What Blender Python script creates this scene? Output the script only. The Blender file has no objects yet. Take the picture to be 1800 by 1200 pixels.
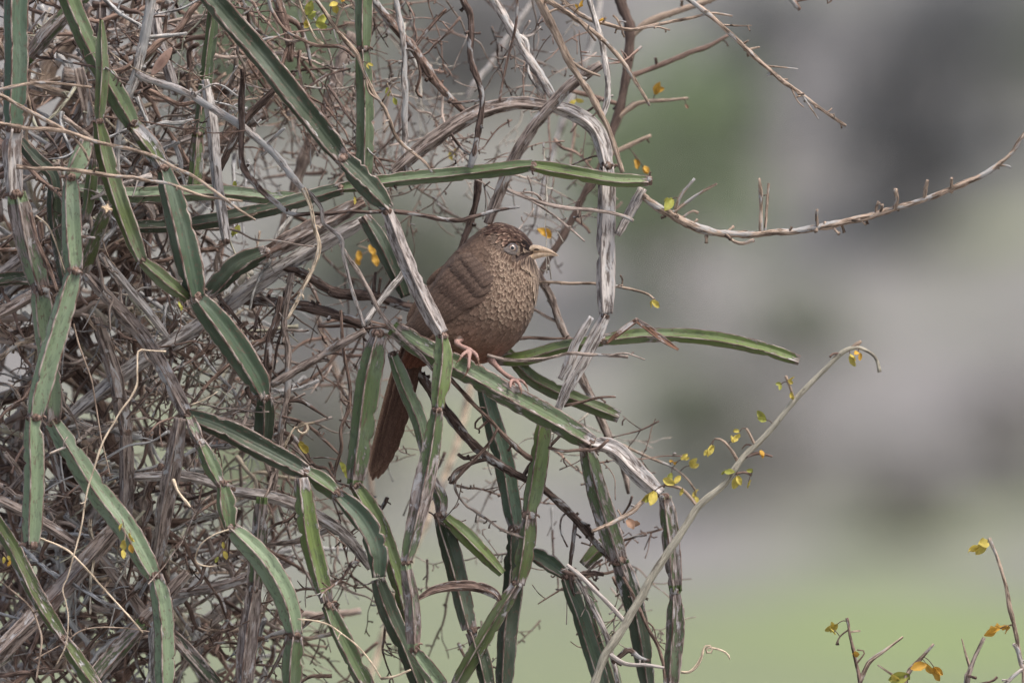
import bpy, math, random
import numpy as np
from mathutils import Vector, noise as mnoise

random.seed(7)
rng = np.random.default_rng(7)
scene = bpy.context.scene
COL = scene.collection
R = math.radians

# ------------------------------------------------------------------ camera, sky, sun, exposure
S = 0.00046            # metres per photo pixel on the plane the bird sits in
DIST = 11.0            # camera to bird
ZC = 1.15              # height of the optical axis above the ground
cam_d = bpy.data.cameras.new('camera')
cam = bpy.data.objects.new('camera', cam_d)
COL.objects.link(cam)
cam.location = (0, -DIST, ZC)
cam.rotation_euler = (R(90), 0, 0)
cam_d.sensor_width = 36
cam_d.lens = 36 * DIST / (1800 * S)
cam_d.clip_start = 0.5
cam_d.clip_end = 3000
cam_d.dof.use_dof = True
cam_d.dof.focus_distance = DIST + 0.0
cam_d.dof.aperture_fstop = 5.6
scene.camera = cam

SUN_EL, SUN_AZ = 62, 50       # azimuth from behind the camera towards the right
world = bpy.data.worlds.new('World')
scene.world = world
world.use_nodes = True
wn = world.node_tree
sky = wn.nodes.new('ShaderNodeTexSky')
sky.sky_type = 'NISHITA'
sky.sun_disc = False
sky.sun_elevation = R(SUN_EL)
sky.sun_rotation = R(180 - SUN_AZ)
sky.air_density = 1.0
sky.dust_density = 4.0
sky.ozone_density = 0.6
bg = wn.nodes['Background']
bg.inputs[1].default_value = 0.095
wn.links.new(sky.outputs[0], bg.inputs[0])
sun_d = bpy.data.lights.new('sun', 'SUN')
sun_d.energy = 1.9
sun_d.angle = R(18)
sun_d.color = (1.0, 0.965, 0.935)
sun = bpy.data.objects.new('sun', sun_d)
COL.objects.link(sun)
_sd = Vector((math.sin(R(SUN_AZ)) * math.cos(R(SUN_EL)), -math.cos(R(SUN_AZ)) * math.cos(R(SUN_EL)), math.sin(R(SUN_EL))))
sun.rotation_euler = _sd.to_track_quat('Z', 'Y').to_euler()
vs = scene.view_settings
vs.view_transform = 'Standard'
vs.look = 'None'
vs.gamma = 1
vs.exposure = 0.78
vs.use_curve_mapping = False
scene.cycles.use_denoising = True
scene.cycles.max_bounces = 6
scene.cycles.diffuse_bounces = 3

# ------------------------------------------------------------------ small helpers
def P(x, y, d=0.0):
    """photo pixel + distance behind the bird's plane -> world point"""
    k = (DIST + d) / DIST
    return np.array(((x - 900) * S * k, d, ZC + (600 - y) * S * k))

def lin(r, g, b):
    f = lambda c: (c / 255 / 12.92) if c <= 10 else ((c / 255 + 0.055) / 1.055) ** 2.4
    return np.array((f(r), f(g), f(b)))

def spline(pts, n):
    """Catmull-Rom through rows of pts, n samples evenly spread by length"""
    p = np.asarray(pts, float)
    if len(p) == 2:
        t = np.linspace(0, 1, n)[:, None]
        return p[0] * (1 - t) + p[1] * t
    q = np.vstack((2 * p[0] - p[1], p, 2 * p[-1] - p[-2]))
    out = []
    for i in range(1, len(q) - 2):
        t = np.linspace(0, 1, 12, endpoint=False)[:, None]
        a, b, c, e = q[i - 1], q[i], q[i + 1], q[i + 2]
        out.append(0.5 * (2 * b + (c - a) * t + (2 * a - 5 * b + 4 * c - e) * t ** 2 + (3 * b - a - 3 * c + e) * t ** 3))
    out.append(p[-1:])
    o = np.vstack(out)
    L = np.r_[0, np.cumsum(np.linalg.norm(np.diff(o[:, :3], axis=0), axis=1))]
    u = np.linspace(0, L[-1], n)
    return np.stack([np.interp(u, L, o[:, k]) for k in range(o.shape[1])], 1)

def plen(p):
    p = np.asarray(p)[:, :3]
    return float(np.linalg.norm(np.diff(p, axis=0), axis=1).sum())

def n1(n, knots, r=None):
    """smooth one-dimensional noise in -1..1"""
    r = r or rng
    k = max(2, int(knots))
    return np.interp(np.linspace(0, k - 1, n), np.arange(k), r.uniform(-1, 1, k))

def frames(p, up=(0, -1, 0)):
    t = np.gradient(p, axis=0)
    t /= np.linalg.norm(t, axis=1)[:, None] + 1e-12
    u = np.array(up, float)
    N = np.zeros_like(p)
    prev = u - t[0] * (u @ t[0])
    if np.linalg.norm(prev) < 1e-3:
        prev = np.array((1.0, 0, 0)) - t[0] * t[0][0]
    prev /= np.linalg.norm(prev)
    for i in range(len(p)):
        v = prev - t[i] * (prev @ t[i])
        v /= np.linalg.norm(v) + 1e-12
        N[i] = v
        prev = v
    return t, N, np.cross(t, N)

class MB:
    """collects geometry with colour, ridge, wood and along-the-stem coordinates; builds ONE mesh"""
    def __init__(s):
        s.v, s.f, s.c, s.rg, s.wd, s.lc, s.n = [], [], [], [], [], [], 0
        s.smooth = True
    def add(s, v, f, c, rg=0.0, wd=0.0, lc=None):
        v = np.asarray(v, float); n = len(v)
        s.v.append(v)
        s.f.extend([tuple(int(i) + s.n for i in q) for q in f])
        s.c.append(np.broadcast_to(np.asarray(c, float), (n, 3)))
        s.rg.append(np.broadcast_to(np.asarray(rg, float), (n,)))
        s.wd.append(np.broadcast_to(np.asarray(wd, float), (n,)))
        s.lc.append(v * 1.0 if lc is None else lc)
        s.n += n
    def build(s, name, mat, parent=None, origin=None):
        v = np.vstack(s.v)
        o = np.zeros(3) if origin is None else np.asarray(origin, float)
        me = bpy.data.meshes.new(name)
        me.from_pydata((v - o).tolist(), [], s.f)
        a = me.attributes.new('base', 'FLOAT_COLOR', 'POINT')
        a.data.foreach_set('color', np.hstack((np.vstack(s.c), np.ones((len(v), 1)))).astype(np.float32).ravel())
        for nm, arr in (('ridge', s.rg), ('wood', s.wd)):
            a = me.attributes.new(nm, 'FLOAT', 'POINT')
            a.data.foreach_set('value', np.concatenate(arr).astype(np.float32))
        a = me.attributes.new('loc', 'FLOAT_VECTOR', 'POINT')
        a.data.foreach_set('vector', np.vstack(s.lc).astype(np.float32).ravel())
        if s.smooth:
            me.polygons.foreach_set('use_smooth', [True] * len(me.polygons))
        me.materials.append(mat)
        ob = bpy.data.objects.new(name, me)
        COL.objects.link(ob)
        if parent is not None:
            ob.parent = parent
        else:
            ob.location = o
        return ob

def tag(o, label, cat, group=None, kind=None):
    if label: o['label'] = label
    if cat: o['category'] = cat
    if group: o['group'] = group
    if kind: o['kind'] = kind
    return o

def empty(name, loc):
    o = bpy.data.objects.new(name, None)
    o.empty_display_size = 0.02
    COL.objects.link(o)
    o.location = loc
    return o

def tube(mb, p, r, col, k=7, knob=0.0, flute=0.0, wood=1.0, seed=None, cap=True):
    """round or lumpy stem along p (n x 3) with radii r (n)"""
    n = len(p)
    t, N, B = frames(p)
    ang = np.arange(k) * 2 * math.pi / k + rng.uniform(0, 6)
    rr = np.asarray(r)[:, None] * np.ones((1, k))
    if knob:
        rr = rr * (1 + knob * n1(n, n / 2.2)[:, None]) * (1 + 0.6 * knob * rng.uniform(-1, 1, (n, k)))
    if flute:
        rr = rr * (1 + flute * np.sin(ang * 2 + rng.uniform(0, 6)) + flute * 0.7 * np.sin(ang * 5 + 1))[None, :]
    ca, sa = np.cos(ang), np.sin(ang)
    v = p[:, None, :] + rr[:, :, None] * (ca[None, :, None] * N[:, None, :] + sa[None, :, None] * B[:, None, :])
    s = np.r_[0, np.cumsum(np.linalg.norm(np.diff(p, axis=0), axis=1))]
    sd = rng.uniform(0, 50) if seed is None else seed
    lc = np.stack((rr * ca + sd, rr * sa, np.repeat(s[:, None], k, 1) + sd), 2).reshape(-1, 3)
    f = []
    for i in range(n - 1):
        for j in range(k):
            j2 = (j + 1) % k
            f.append((i * k + j, i * k + j2, (i + 1) * k + j2, (i + 1) * k + j))
    if cap:
        f.append(tuple(range(k - 1, -1, -1)))
        f.append(tuple((n - 1) * k + j for j in range(k)))
    mb.add(v.reshape(-1, 3), f, col, 0.0, wood, lc)
    return t, N, B

# ------------------------------------------------------------------ materials
def mat_new(name):
    m = bpy.data.materials.new(name)
    m.use_nodes = True
    nt = m.node_tree
    b = nt.nodes['Principled BSDF']
    return m, nt, b

class NT:
    """terse node wiring"""
    def __init__(s, nt): s.t = nt
    def n(s, typ, **kw):
        o = s.t.nodes.new(typ)
        for k, v in kw.items(): setattr(o, k, v)
        return o
    def l(s, a, b): s.t.links.new(a, b)
    def attr(s, nm, out): return s.n('ShaderNodeAttribute', attribute_name=nm).outputs[out]
    def scale(s, vec, sc):
        m = s.n('ShaderNodeMapping'); m.inputs['Scale'].default_value = sc
        s.l(vec, m.inputs['Vector']); return m.outputs[0]
    def noise(s, vec, sc, det=4, rough=0.6, dist=0.0):
        o = s.n('ShaderNodeTexNoise'); o.inputs['Scale'].default_value = sc
        o.inputs['Detail'].default_value = det; o.inputs['Roughness'].default_value = rough
        o.inputs['Distortion'].default_value = dist
        s.l(vec, o.inputs['Vector']); return o.outputs['Fac']
    def ramp(s, fac, lo, hi):
        o = s.n('ShaderNodeMapRange'); o.inputs[1].default_value = lo; o.inputs[2].default_value = hi
        o.interpolation_type = 'SMOOTHSTEP'
        s.l(fac, o.inputs[0]); return o.outputs[0]
    def math(s, op, a, b=None):
        o = s.n('ShaderNodeMath', operation=op)
        for i, x in enumerate((a, b)):
            if x is None: continue
            if isinstance(x, (int, float)): o.inputs[i].default_value = x
            else: s.l(x, o.inputs[i])
        return o.outputs[0]
    def mix(s, fac, a, b, mode='MIX'):
        o = s.n('ShaderNodeMix', data_type='RGBA', blend_type=mode)
        if isinstance(fac, (int, float)): o.inputs[0].default_value = fac
        else: s.l(fac, o.inputs[0])
        for i, x in ((6, a), (7, b)):
            if hasattr(x, 'node'): s.l(x, o.inputs[i])
            else: o.inputs[i].default_value = (*x, 1)
        return o.outputs[2]
    def bump(s, h, strength, dist, normal=None):
        o = s.n('ShaderNodeBump'); o.inputs['Strength'].default_value = strength
        o.inputs['Distance'].default_value = dist
        s.l(h, o.inputs['Height'])
        if normal is not None: s.l(normal, o.inputs['Normal'])
        return o.outputs[0]

def make_vine_mat():
    m, nt, b = mat_new('succulent_stem')
    g = NT(nt)
    base = g.attr('base', 'Color'); ridge = g.attr('ridge', 'Fac'); wood = g.attr('wood', 'Fac'); loc = g.attr('loc', 'Vector')
    streak = g.noise(g.scale(loc, (1, 1, 0.16)), 420, 5, 0.65, 0.3)
    blot = g.noise(g.scale(loc, (1, 1, 0.5)), 120, 6, 0.68, 0.6)
    fine = g.noise(loc, 1300, 3, 0.7)
    spot = g.noise(g.scale(loc, (1, 1, 0.55)), 330, 4, 0.6, 0.4)
    big = g.noise(g.scale(loc, (1, 1, 0.6)), 28, 3, 0.5)
    # green skin: paler waxy bloom and deeper patches
    c = g.mix(g.ramp(big, 0.40, 0.72), base, g.mix(0.32, base, (0.36, 0.42, 0.33)))
    c = g.mix(g.ramp(blot, 0.52, 0.70), c, g.mix(0.65, c, (0.045, 0.065, 0.035)))
    c = g.mix(g.math('MULTIPLY', g.ramp(streak, 0.56, 0.72), 0.25), c, (0.30, 0.30, 0.21))
    c = g.mix(g.math('MULTIPLY', g.ramp(streak, 0.44, 0.34), 0.5), c, (0.04, 0.05, 0.03))
    c = g.mix(g.math('MULTIPLY', g.ramp(spot, 0.58, 0.65), 0.7), c, (0.14, 0.085, 0.06))
    c = g.mix(g.math('MULTIPLY', g.ramp(spot, 0.31, 0.26), 0.5), c, (0.36, 0.36, 0.29))
    c = g.mix(g.math('MULTIPLY', g.ramp(fine, 0.55, 0.8), 0.3), c, (0.03, 0.035, 0.02))
    c = g.mix(0.12, c, (0.20, 0.195, 0.165))
    # scab / corky bark
    bark = g.mix(g.ramp(streak, 0.36, 0.66), (0.11, 0.08, 0.066), (0.44, 0.375, 0.34))
    bark = g.mix(g.math('MULTIPLY', g.ramp(big, 0.5, 0.7), 0.4), bark, (0.29, 0.175, 0.135))
    old = g.mix(g.ramp(streak, 0.38, 0.58), g.mix(1.0, base, (0.34, 0.295, 0.275), 'MULTIPLY'), g.mix(1.0, base, (1.45, 1.42, 1.4), 'MULTIPLY'))
    bark = g.mix(g.ramp(wood, 0.80, 0.86), bark, old)
    bark = g.mix(g.math('MULTIPLY', g.ramp(blot, 0.54, 0.64), 0.75), bark, (0.58, 0.57, 0.56))
    wm = g.math('ADD', g.math('MULTIPLY', blot, 0.55), g.math('MULTIPLY', streak, 0.45))
    wm = g.math('ADD', wm, g.math('MULTIPLY', g.math('SUBTRACT', wood, 0.5), 0.62))
    wm = g.math('ADD', wm, g.math('MULTIPLY', ridge, 0.10))
    wmask = g.ramp(wm, 0.485, 0.56)
    c = g.mix(wmask, c, bark)
    # ridge margin
    rc = g.mix(g.ramp(streak, 0.4, 0.62), (0.14, 0.08, 0.06), (0.50, 0.41, 0.35))
    rc = g.mix(g.ramp(wood, 0.80, 0.86), rc, g.mix(0.5, rc, g.mix(1.0, base, (1.3, 1.28, 1.26), 'MULTIPLY')))
    c = g.mix(g.ramp(g.math('ADD', ridge, g.math('MULTIPLY', g.math('SUBTRACT', fine, 0.5), 0.5)), 0.50, 0.74), c, rc)
    g.l(c, b.inputs['Base Color'])
    rgh = g.n('ShaderNodeMapRange'); rgh.inputs[3].default_value = 0.46; rgh.inputs[4].default_value = 0.85
    g.l(wmask, rgh.inputs[0]); g.l(rgh.outputs[0], b.inputs['Roughness'])
    b.inputs['Specular IOR Level'].default_value = 0.35
    h = g.math('ADD', g.math('MULTIPLY', streak, g.math('ADD', g.math('MULTIPLY', wmask, 0.9), 0.25)), g.math('MULTIPLY', fine, 0.22))
    h = g.math('ADD', h, g.math('MULTIPLY', wmask, 0.35))
    g.l(g.bump(h, 0.75, 0.0012), b.inputs['Normal'])
    return m

def make_bark_mat():
    m, nt, b = mat_new('dry_bark')
    g = NT(nt)
    base = g.attr('base', 'Color'); loc = g.attr('loc', 'Vector'); wood = g.attr('wood', 'Fac')
    streak = g.noise(g.scale(loc, (1, 1, 0.12)), 520, 5, 0.7, 0.2)
    blot = g.noise(g.scale(loc, (1, 1, 0.35)), 110, 5, 0.65, 0.5)
    fine = g.noise(loc, 1300, 3, 0.7)
    smooth_bark = g.ramp(wood, 0.84, 0.98)      # young shoots and tendrils have even bark
    sk = g.math('ADD', g.math('MULTIPLY', g.math('SUBTRACT', streak, 0.53), g.math('ADD', g.math('MULTIPLY', smooth_bark, 0.65), 0.35)), 0.53)
    c = g.mix(g.ramp(sk, 0.38, 0.62), g.mix(1.0, base, (0.40, 0.36, 0.33), 'MULTIPLY'), g.mix(1.0, base, (2.05, 2.0, 1.94), 'MULTIPLY'))
    # pale lichen in patches; how much comes with the stem
    lm = g.math('ADD', blot, g.math('MULTIPLY', g.math('SUBTRACT', wood, 1.0), 0.5))
    c = g.mix(g.math('MULTIPLY', g.ramp(lm, 0.56, 0.64), 0.8), c, (0.47, 0.465, 0.45))
    c = g.mix(g.math('MULTIPLY', g.ramp(blot, 0.43, 0.34), 0.65), c, (0.06, 0.042, 0.036))
    g.l(c, b.inputs['Base Color'])
    b.inputs['Roughness'].default_value = 0.85
    b.inputs['Specular IOR Level'].default_value = 0.2
    h = g.math('ADD', streak, g.math('MULTIPLY', fine, 0.35))
    h = g.math('ADD', h, g.math('MULTIPLY', blot, 0.5))
    g.l(g.bump(h, 0.9, 0.0014), b.inputs['Normal'])
    return m

def make_leaf_mat(name, spec=0.25, rough=0.6, trans=0.25):
    m, nt, b = mat_new(name)
    g = NT(nt)
    base = g.attr('base', 'Color'); loc = g.attr('loc', 'Vector')
    f = g.noise(loc, 260, 4, 0.65)
    c = g.mix(g.ramp(f, 0.42, 0.68), base, g.mix(0.3, base, (0.22, 0.11, 0.04)))
    g.l(c, b.inputs['Base Color'])
    b.inputs['Roughness'].default_value = rough
    b.inputs['Specular IOR Level'].default_value = spec
    if trans:
        tr = g.n('ShaderNodeBsdfTranslucent'); g.l(c, tr.inputs[0])
        mx = g.n('ShaderNodeMixShader'); mx.inputs[0].default_value = trans
        g.l(b.outputs[0], mx.inputs[1]); g.l(tr.outputs[0], mx.inputs[2])
        g.l(mx.outputs[0], nt.nodes['Material Output'].inputs[0])
    return m

def make_feather_mat():
    m, nt, b = mat_new('feather')
    g = NT(nt)
    base = g.attr('base', 'Color'); loc = g.attr('loc', 'Vector')   # loc = (across, along, seed)
    barb = g.noise(g.scale(loc, (1, 0.25, 1)), 2600, 3, 0.6)
    big = g.noise(loc, 160, 3, 0.6)
    c = g.mix(g.ramp(barb, 0.35, 0.7), g.mix(1.0, base, (0.66, 0.64, 0.63), 'MULTIPLY'), g.mix(1.0, base, (1.3, 1.3, 1.3), 'MULTIPLY'))
    c = g.mix(g.math('MULTIPLY', g.ramp(big, 0.5, 0.72), 0.4), c, g.mix(1.0, c, (0.62, 0.56, 0.53), 'MULTIPLY'))
    g.l(c, b.inputs['Base Color'])
    b.inputs['Roughness'].default_value = 0.75
    b.inputs['Specular IOR Level'].default_value = 0.15
    b.inputs['Sheen Weight'].default_value = 0.06
    g.l(g.bump(barb, 0.4, 0.0004), b.inputs['Normal'])
    return m

def make_skin_mat(name, rough=0.5, sc=900):
    m, nt, b = mat_new(name)
    g = NT(nt)
    base = g.attr('base', 'Color'); loc = g.attr('loc', 'Vector')
    f = g.noise(loc, sc, 4, 0.65)
    c = g.mix(g.ramp(f, 0.35, 0.7), g.mix(1.0, base, (0.72, 0.68, 0.66), 'MULTIPLY'), base)
    g.l(c, b.inputs['Base Color'])
    b.inputs['Roughness'].default_value = rough
    g.l(g.bump(f, 0.7, 0.0008), b.inputs['Normal'])
    return m

def make_plain(name, col, rough=0.3, spec=0.5, coat=0.0):
    m, nt, b = mat_new(name)
    g = NT(nt)
    tc = g.n('ShaderNodeTexCoord')
    f = g.noise(tc.outputs['Object'], 900, 3, 0.6)
    g.l(g.mix(g.ramp(f, 0.35, 0.7), tuple(x * 0.8 for x in col), col), b.inputs['Base Color'])
    b.inputs['Roughness'].default_value = rough
    b.inputs['Specular IOR Level'].default_value = spec
    b.inputs['Coat Weight'].default_value = coat
    return m

VINE = make_vine_mat()
BARK = make_bark_mat()
LEAF = make_leaf_mat('yellowed_leaf')
FEATHER = make_feather_mat()
SKIN = make_skin_mat('bird_skin', 0.55)
HORN = make_skin_mat('bill_horn', 0.32, 500)

# ------------------------------------------------------------------ the setting: ground rising to a far slope
def ground_z(x, y):
    x = np.asarray(x, float); y = np.asarray(y, float)
    t = np.clip(y - 52, 0, None)
    z = 0.30 * t - 0.9 * (1 - np.exp(-t / 3.0)) * 0.9
    z = np.where(y > 52, z, 0.0)
    z = np.minimum(z, 60 + 0.02 * t)
    z = z + 0.12 * np.sin(x * 0.9 + y * 0.35) * np.clip((y - 50) / 6, 0, 1) + 0.25 * np.sin(x * 0.23 - 1) * np.clip((y - 50) / 6, 0, 1)
    return z

def make_ground():
    xs = np.unique(np.r_[np.linspace(-900, -30, 14), np.linspace(-30, 30, 90), np.linspace(30, 900, 14)])
    ys = np.unique(np.r_[np.linspace(-60, 50, 20), np.linspace(50, 110, 90), np.linspace(110, 300, 24), np.linspace(300, 1800, 10)])
    X, Y = np.meshgrid(xs, ys)
    v = np.stack((X, Y, ground_z(X, Y)), 2).reshape(-1, 3)
    nx = len(xs)
    f = [(j * nx + i, j * nx + i + 1, (j + 1) * nx + i + 1, (j + 1) * nx + i) for j in range(len(ys) - 1) for i in range(nx - 1)]
    m, nt, b = mat_new('dry_hillside')
    g = NT(nt)
    tc = g.n('ShaderNodeTexCoord').outputs['Object']
    big = g.noise(tc, 0.55, 4, 0.55)
    mid = g.noise(tc, 2.2, 4, 0.6)
    fine = g.noise(tc, 22, 4, 0.7)
    c = g.mix(g.ramp(mid, 0.35, 0.65), (0.21, 0.198, 0.19), (0.25, 0.235, 0.228))
    c = g.mix(g.math('MULTIPLY', g.ramp(big, 0.5, 0.64), 0.4), c, (0.19, 0.21, 0.15))
    # the level ground at the hill's foot carries grass, thinning out uphill
    sep = g.n('ShaderNodeSeparateXYZ'); g.l(tc, sep.inputs[0])
    belt = g.math('ADD', g.math('MULTIPLY', sep.outputs[1], -0.055), g.math('ADD', g.math('MULTIPLY', g.noise(tc, 0.5, 4, 0.6), 4.5), 1.1))
    # a flush of fresh yellow-green grass on one side of the level ground
    mp = g.n('ShaderNodeMapping'); mp.inputs['Location'].default_value = (-1.60, -3.75, 0); mp.inputs['Scale'].default_value = (0.95, 0.085, 0)
    g.l(tc, mp.inputs['Vector'])
    ln = g.n('ShaderNodeVectorMath', operation='LENGTH'); g.l(mp.outputs[0], ln.inputs[0])
    fresh = g.ramp(g.math('ADD', ln.outputs['Value'], g.math('MULTIPLY', g.math('SUBTRACT', mid, 0.5), 0.8)), 1.15, 0.25)
    belt = g.math('MULTIPLY', g.ramp(belt, 0.0, 1.0), g.ramp(sep.outputs[1], 16, 30))
    c = g.mix(belt, c, g.mix(g.ramp(big, 0.4, 0.6), (0.19, 0.21, 0.135), (0.225, 0.26, 0.125)))
    c = g.mix(g.math('MULTIPLY', fresh, 0.6), c, (0.235, 0.31, 0.095))
    c = g.mix(g.math('MULTIPLY', g.ramp(fine, 0.5, 0.75), 0.4), c, (0.12, 0.105, 0.09))
    g.l(c, b.inputs['Base Color']); b.inputs['Roughness'].default_value = 0.95
    g.l(g.bump(fine, 0.5, 0.05), b.inputs['Normal'])
    mb = MB(); mb.add(v, f, (0.2, 0.2, 0.2))
    o = mb.build('ground', m)
    tag(o, 'dry stony hillside rising behind the thicket, out of focus', 'ground', kind='structure')
make_ground()

def slope_hit(px, py):
    """where the sight line through a pixel meets the ground"""
    for y in np.arange(40, 200, 0.1):
        p = P(px, py, y)
        if p[2] <= ground_z(p[0], y):
            return np.array((p[0], y, float(ground_z(p[0], y))))
    p = P(px, py, 120)
    return np.array((p[0], 120, float(ground_z(p[0], 120))))

def make_bush_mat():
    m, nt, b = mat_new('shrub_foliage')
    g = NT(nt)
    base = g.attr('base', 'Color')
    f = g.noise(g.n('ShaderNodeTexCoord').outputs['Object'], 9, 3, 0.6)
    c = g.mix(g.ramp(f, 0.35, 0.65), g.mix(1.0, base, (0.8, 0.8, 0.8), 'MULTIPLY'), base)
    g.l(c, b.inputs['Base Color']); b.inputs['Roughness'].default_value = 0.7
    tr = g.n('ShaderNodeBsdfTranslucent'); g.l(c, tr.inputs[0])
    mx = g.n('ShaderNodeMixShader'); mx.inputs[0].default_value = 0.35
    g.l(b.outputs[0], mx.inputs[1]); g.l(tr.outputs[0], mx.inputs[2])
    g.l(mx.outputs[0], nt.nodes['Material Output'].inputs[0])
    return m
BUSH = make_bush_mat()

def far_bush(name, label, group, px, py, wpx, hpx, col, col2, dry=False, n=2600):
    n = int(n * 0.6); wpx *= 1.15
    b0 = slope_hit(px, py)
    k = S * (DIST + b0[1]) / DIST
    w, h = wpx * k / 2, hpx * k
    root = empty(name, b0)
    # stems
    mb = MB()
    tips = []
    for i in range(9):
        a = rng.uniform(0, 6.28); q = rng.uniform(0.25, 0.85)
        tip = b0 + np.array((math.cos(a) * w * q, math.sin(a) * w * q * 0.8, h * rng.uniform(0.5, 0.9)))
        mid = b0 * 0.55 + tip * 0.45 + np.array((0, 0, h * 0.12))
        pts = spline([b0 - np.array((0, 0, 0.03)), mid, tip], 9)
        tube(mb, pts, np.linspace(0.016, 0.005, 9), (0.26, 0.235, 0.22), 5, 0.1)
        tips.append(tip)
    mb.build('trunk', BARK, root, b0)
    # crown: leaf-sized faces gathered in uneven clumps
    ncl = 26
    cl = []
    while len(cl) < ncl:
        q = rng.uniform(-1, 1, 3)
        if (q ** 2).sum() > 1: continue
        cl.append(b0 + np.array((q[0] * w, q[1] * w * 0.8, h * (0.55 + 0.45 * q[2]))))
    cl = np.array(cl)
    cr = rng.uniform(0.25, 0.6, ncl) * w
    ci = rng.integers(0, ncl, n)
    d = rng.normal(0, 1, (n, 3)); d /= np.linalg.norm(d, axis=1)[:, None]
    pos = cl[ci] + d * (cr[ci] * rng.uniform(0.3, 1, n) ** 0.5)[:, None]
    pos[:, 2] = np.maximum(pos[:, 2], b0[2] + 0.02)
    ax = rng.normal(0, 1, (n, 3)); ax /= np.linalg.norm(ax, axis=1)[:, None]
    bx = np.cross(ax, rng.normal(0, 1, (n, 3))); bx /= np.linalg.norm(bx, axis=1)[:, None]
    L = rng.uniform(0.035, 0.075, n)[:, None] * (1.6 if dry else 1.0)
    W = L * (0.12 if dry else 0.5)
    v = np.stack((pos - ax * L, pos + bx * W, pos + ax * L, pos - bx * W), 1).reshape(-1, 3)
    f = [(4 * i, 4 * i + 1, 4 * i + 2, 4 * i + 3) for i in range(n)]
    t = rng.uniform(0, 1, (n, 1))
    c = np.repeat(np.asarray(col) * t + np.asarray(col2) * (1 - t), 4, 0)
    mb = MB(); mb.smooth = False
    mb.add(v, f, c)
    mb.build('crown', BUSH, root, b0)
    tag(root, label, 'shrub', group)

G1, G2 = (0.27, 0.335, 0.19), (0.32, 0.385, 0.24)  # far shrub colours lightened and kept low in contrast to stand in for haze
Y1, Y2 = (0.34, 0.42, 0.15), (0.38, 0.46, 0.20)
D1, D2 = (0.235, 0.237, 0.238), (0.295, 0.297, 0.295)
B1, B2 = (0.32, 0.30, 0.285), (0.38, 0.36, 0.34)
far = [
    ('dry_shrub', 'grey twiggy shrub, blurred, far behind the free tip of the long curved branch', 'blurred dark dry shrubs on the slope', 1800, 300, 210, 420, D2, G1, True, 2200),
    ('dry_shrub', 'grey-brown round shrub, blurred, far behind the tallest slim sapling', 'blurred pale dry shrubs on the slope', 1800, 880, 240, 260, B1, B2, True, 900),
    ('dry_shrub', 'pinkish grey dry shrub, blurred, far beyond the drooping top of the leafy shoot', 'blurred pale dry shrubs on the slope', 1590, 960, 200, 190, B1, B2, True, 700),
    ('green_shrub', 'small grey-green shrub, blurred, far below the square cut stem end', 'blurred green shrubs on the slope', 1230, 900, 180, 260, G1, B1, False, 700),
    ('dry_shrub', 'broad dark grey leafless shrub, blurred, far behind the long curved twig', 'blurred dark dry shrubs on the slope', 1610, 450, 330, 560, D1, D2, True, 4600),
    ('dry_shrub', 'dark grey dry shrub, blurred, far behind the thin slanting spiny twig', 'blurred dark dry shrubs on the slope', 1330, 340, 190, 420, D1, D2, True, 2400),
    ('green_shrub', 'soft green leafy shrub, blurred, far behind the weathered vertical stem', 'blurred green shrubs on the slope', 1170, 600, 310, 520, G2, (0.34, 0.42, 0.24), False, 2400),
    ('dry_shrub', 'pale brown dry shrub, blurred, far behind the upright leafy shoot', 'blurred pale dry shrubs on the slope', 1360, 880, 330, 230, B1, B2, True, 800),
    ('green_shrub', 'dull green shrub, blurred, far behind the cut end of the long green stem', 'blurred green shrubs on the slope', 1400, 640, 190, 150, G2, B2, False, 500),
    ('green_shrub', 'dark green shrub, blurred, showing between the top twigs of the thicket', 'blurred green shrubs on the slope', 480, 200, 330, 260, G1, G2, False, 2400),
    ('green_shrub', 'olive green shrub, blurred, showing through gaps beside the bird\'s back', 'blurred green shrubs on the slope', 680, 560, 330, 260, G2, B1, False, 1900),
    ('dry_shrub', 'grey dry shrub, blurred, showing through the bare twigs above the woody arch', 'blurred dark dry shrubs on the slope', 830, 190, 330, 260, D2, B1, True, 2600),
    ('dry_shrub', 'greyish brown dry shrub, blurred, far behind the bird\'s tail', 'blurred pale dry shrubs on the slope', 560, 860, 330, 260, B1, B2, True, 1900),
]
for a in far:
    far_bush(*a)

# ------------------------------------------------------------------ builders for stems
TEAL = lin(70, 90, 66); PALE = lin(132, 150, 116); OLIVE = lin(90, 104, 52)
DARK = lin(50, 65, 41); BRIGHT = lin(110, 128, 64); BLUE = lin(90, 112, 90); MID = lin(92, 110, 68)
GREY = lin(162, 155, 150); GREYB = lin(140, 128, 120); BROWN = lin(112, 95, 86); DBROWN = lin(88, 75, 69)
CREAM = lin(198, 182, 160); RUST = lin(124, 94, 76); SILVER = lin(176, 171, 166); TAN = lin(148, 132, 118)

PROF = []      # cross-section: four thin wings on a slim square core
for q in range(4):
    for da, r_, rg in ((-40, 0.43, 0), (-30, 0.42, 0), (-19, 0.48, 0), (-11, 0.68, 0.05), (-6.2, 0.90, 0.4), (-3.0, 1.0, 1.0),
                       (3.0, 1.0, 1.0), (6.2, 0.90, 0.4), (11, 0.68, 0.05), (19, 0.48, 0), (30, 0.42, 0), (40, 0.43, 0)):
        PROF.append((q, R(q * 90 + da), r_, rg))

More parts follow.
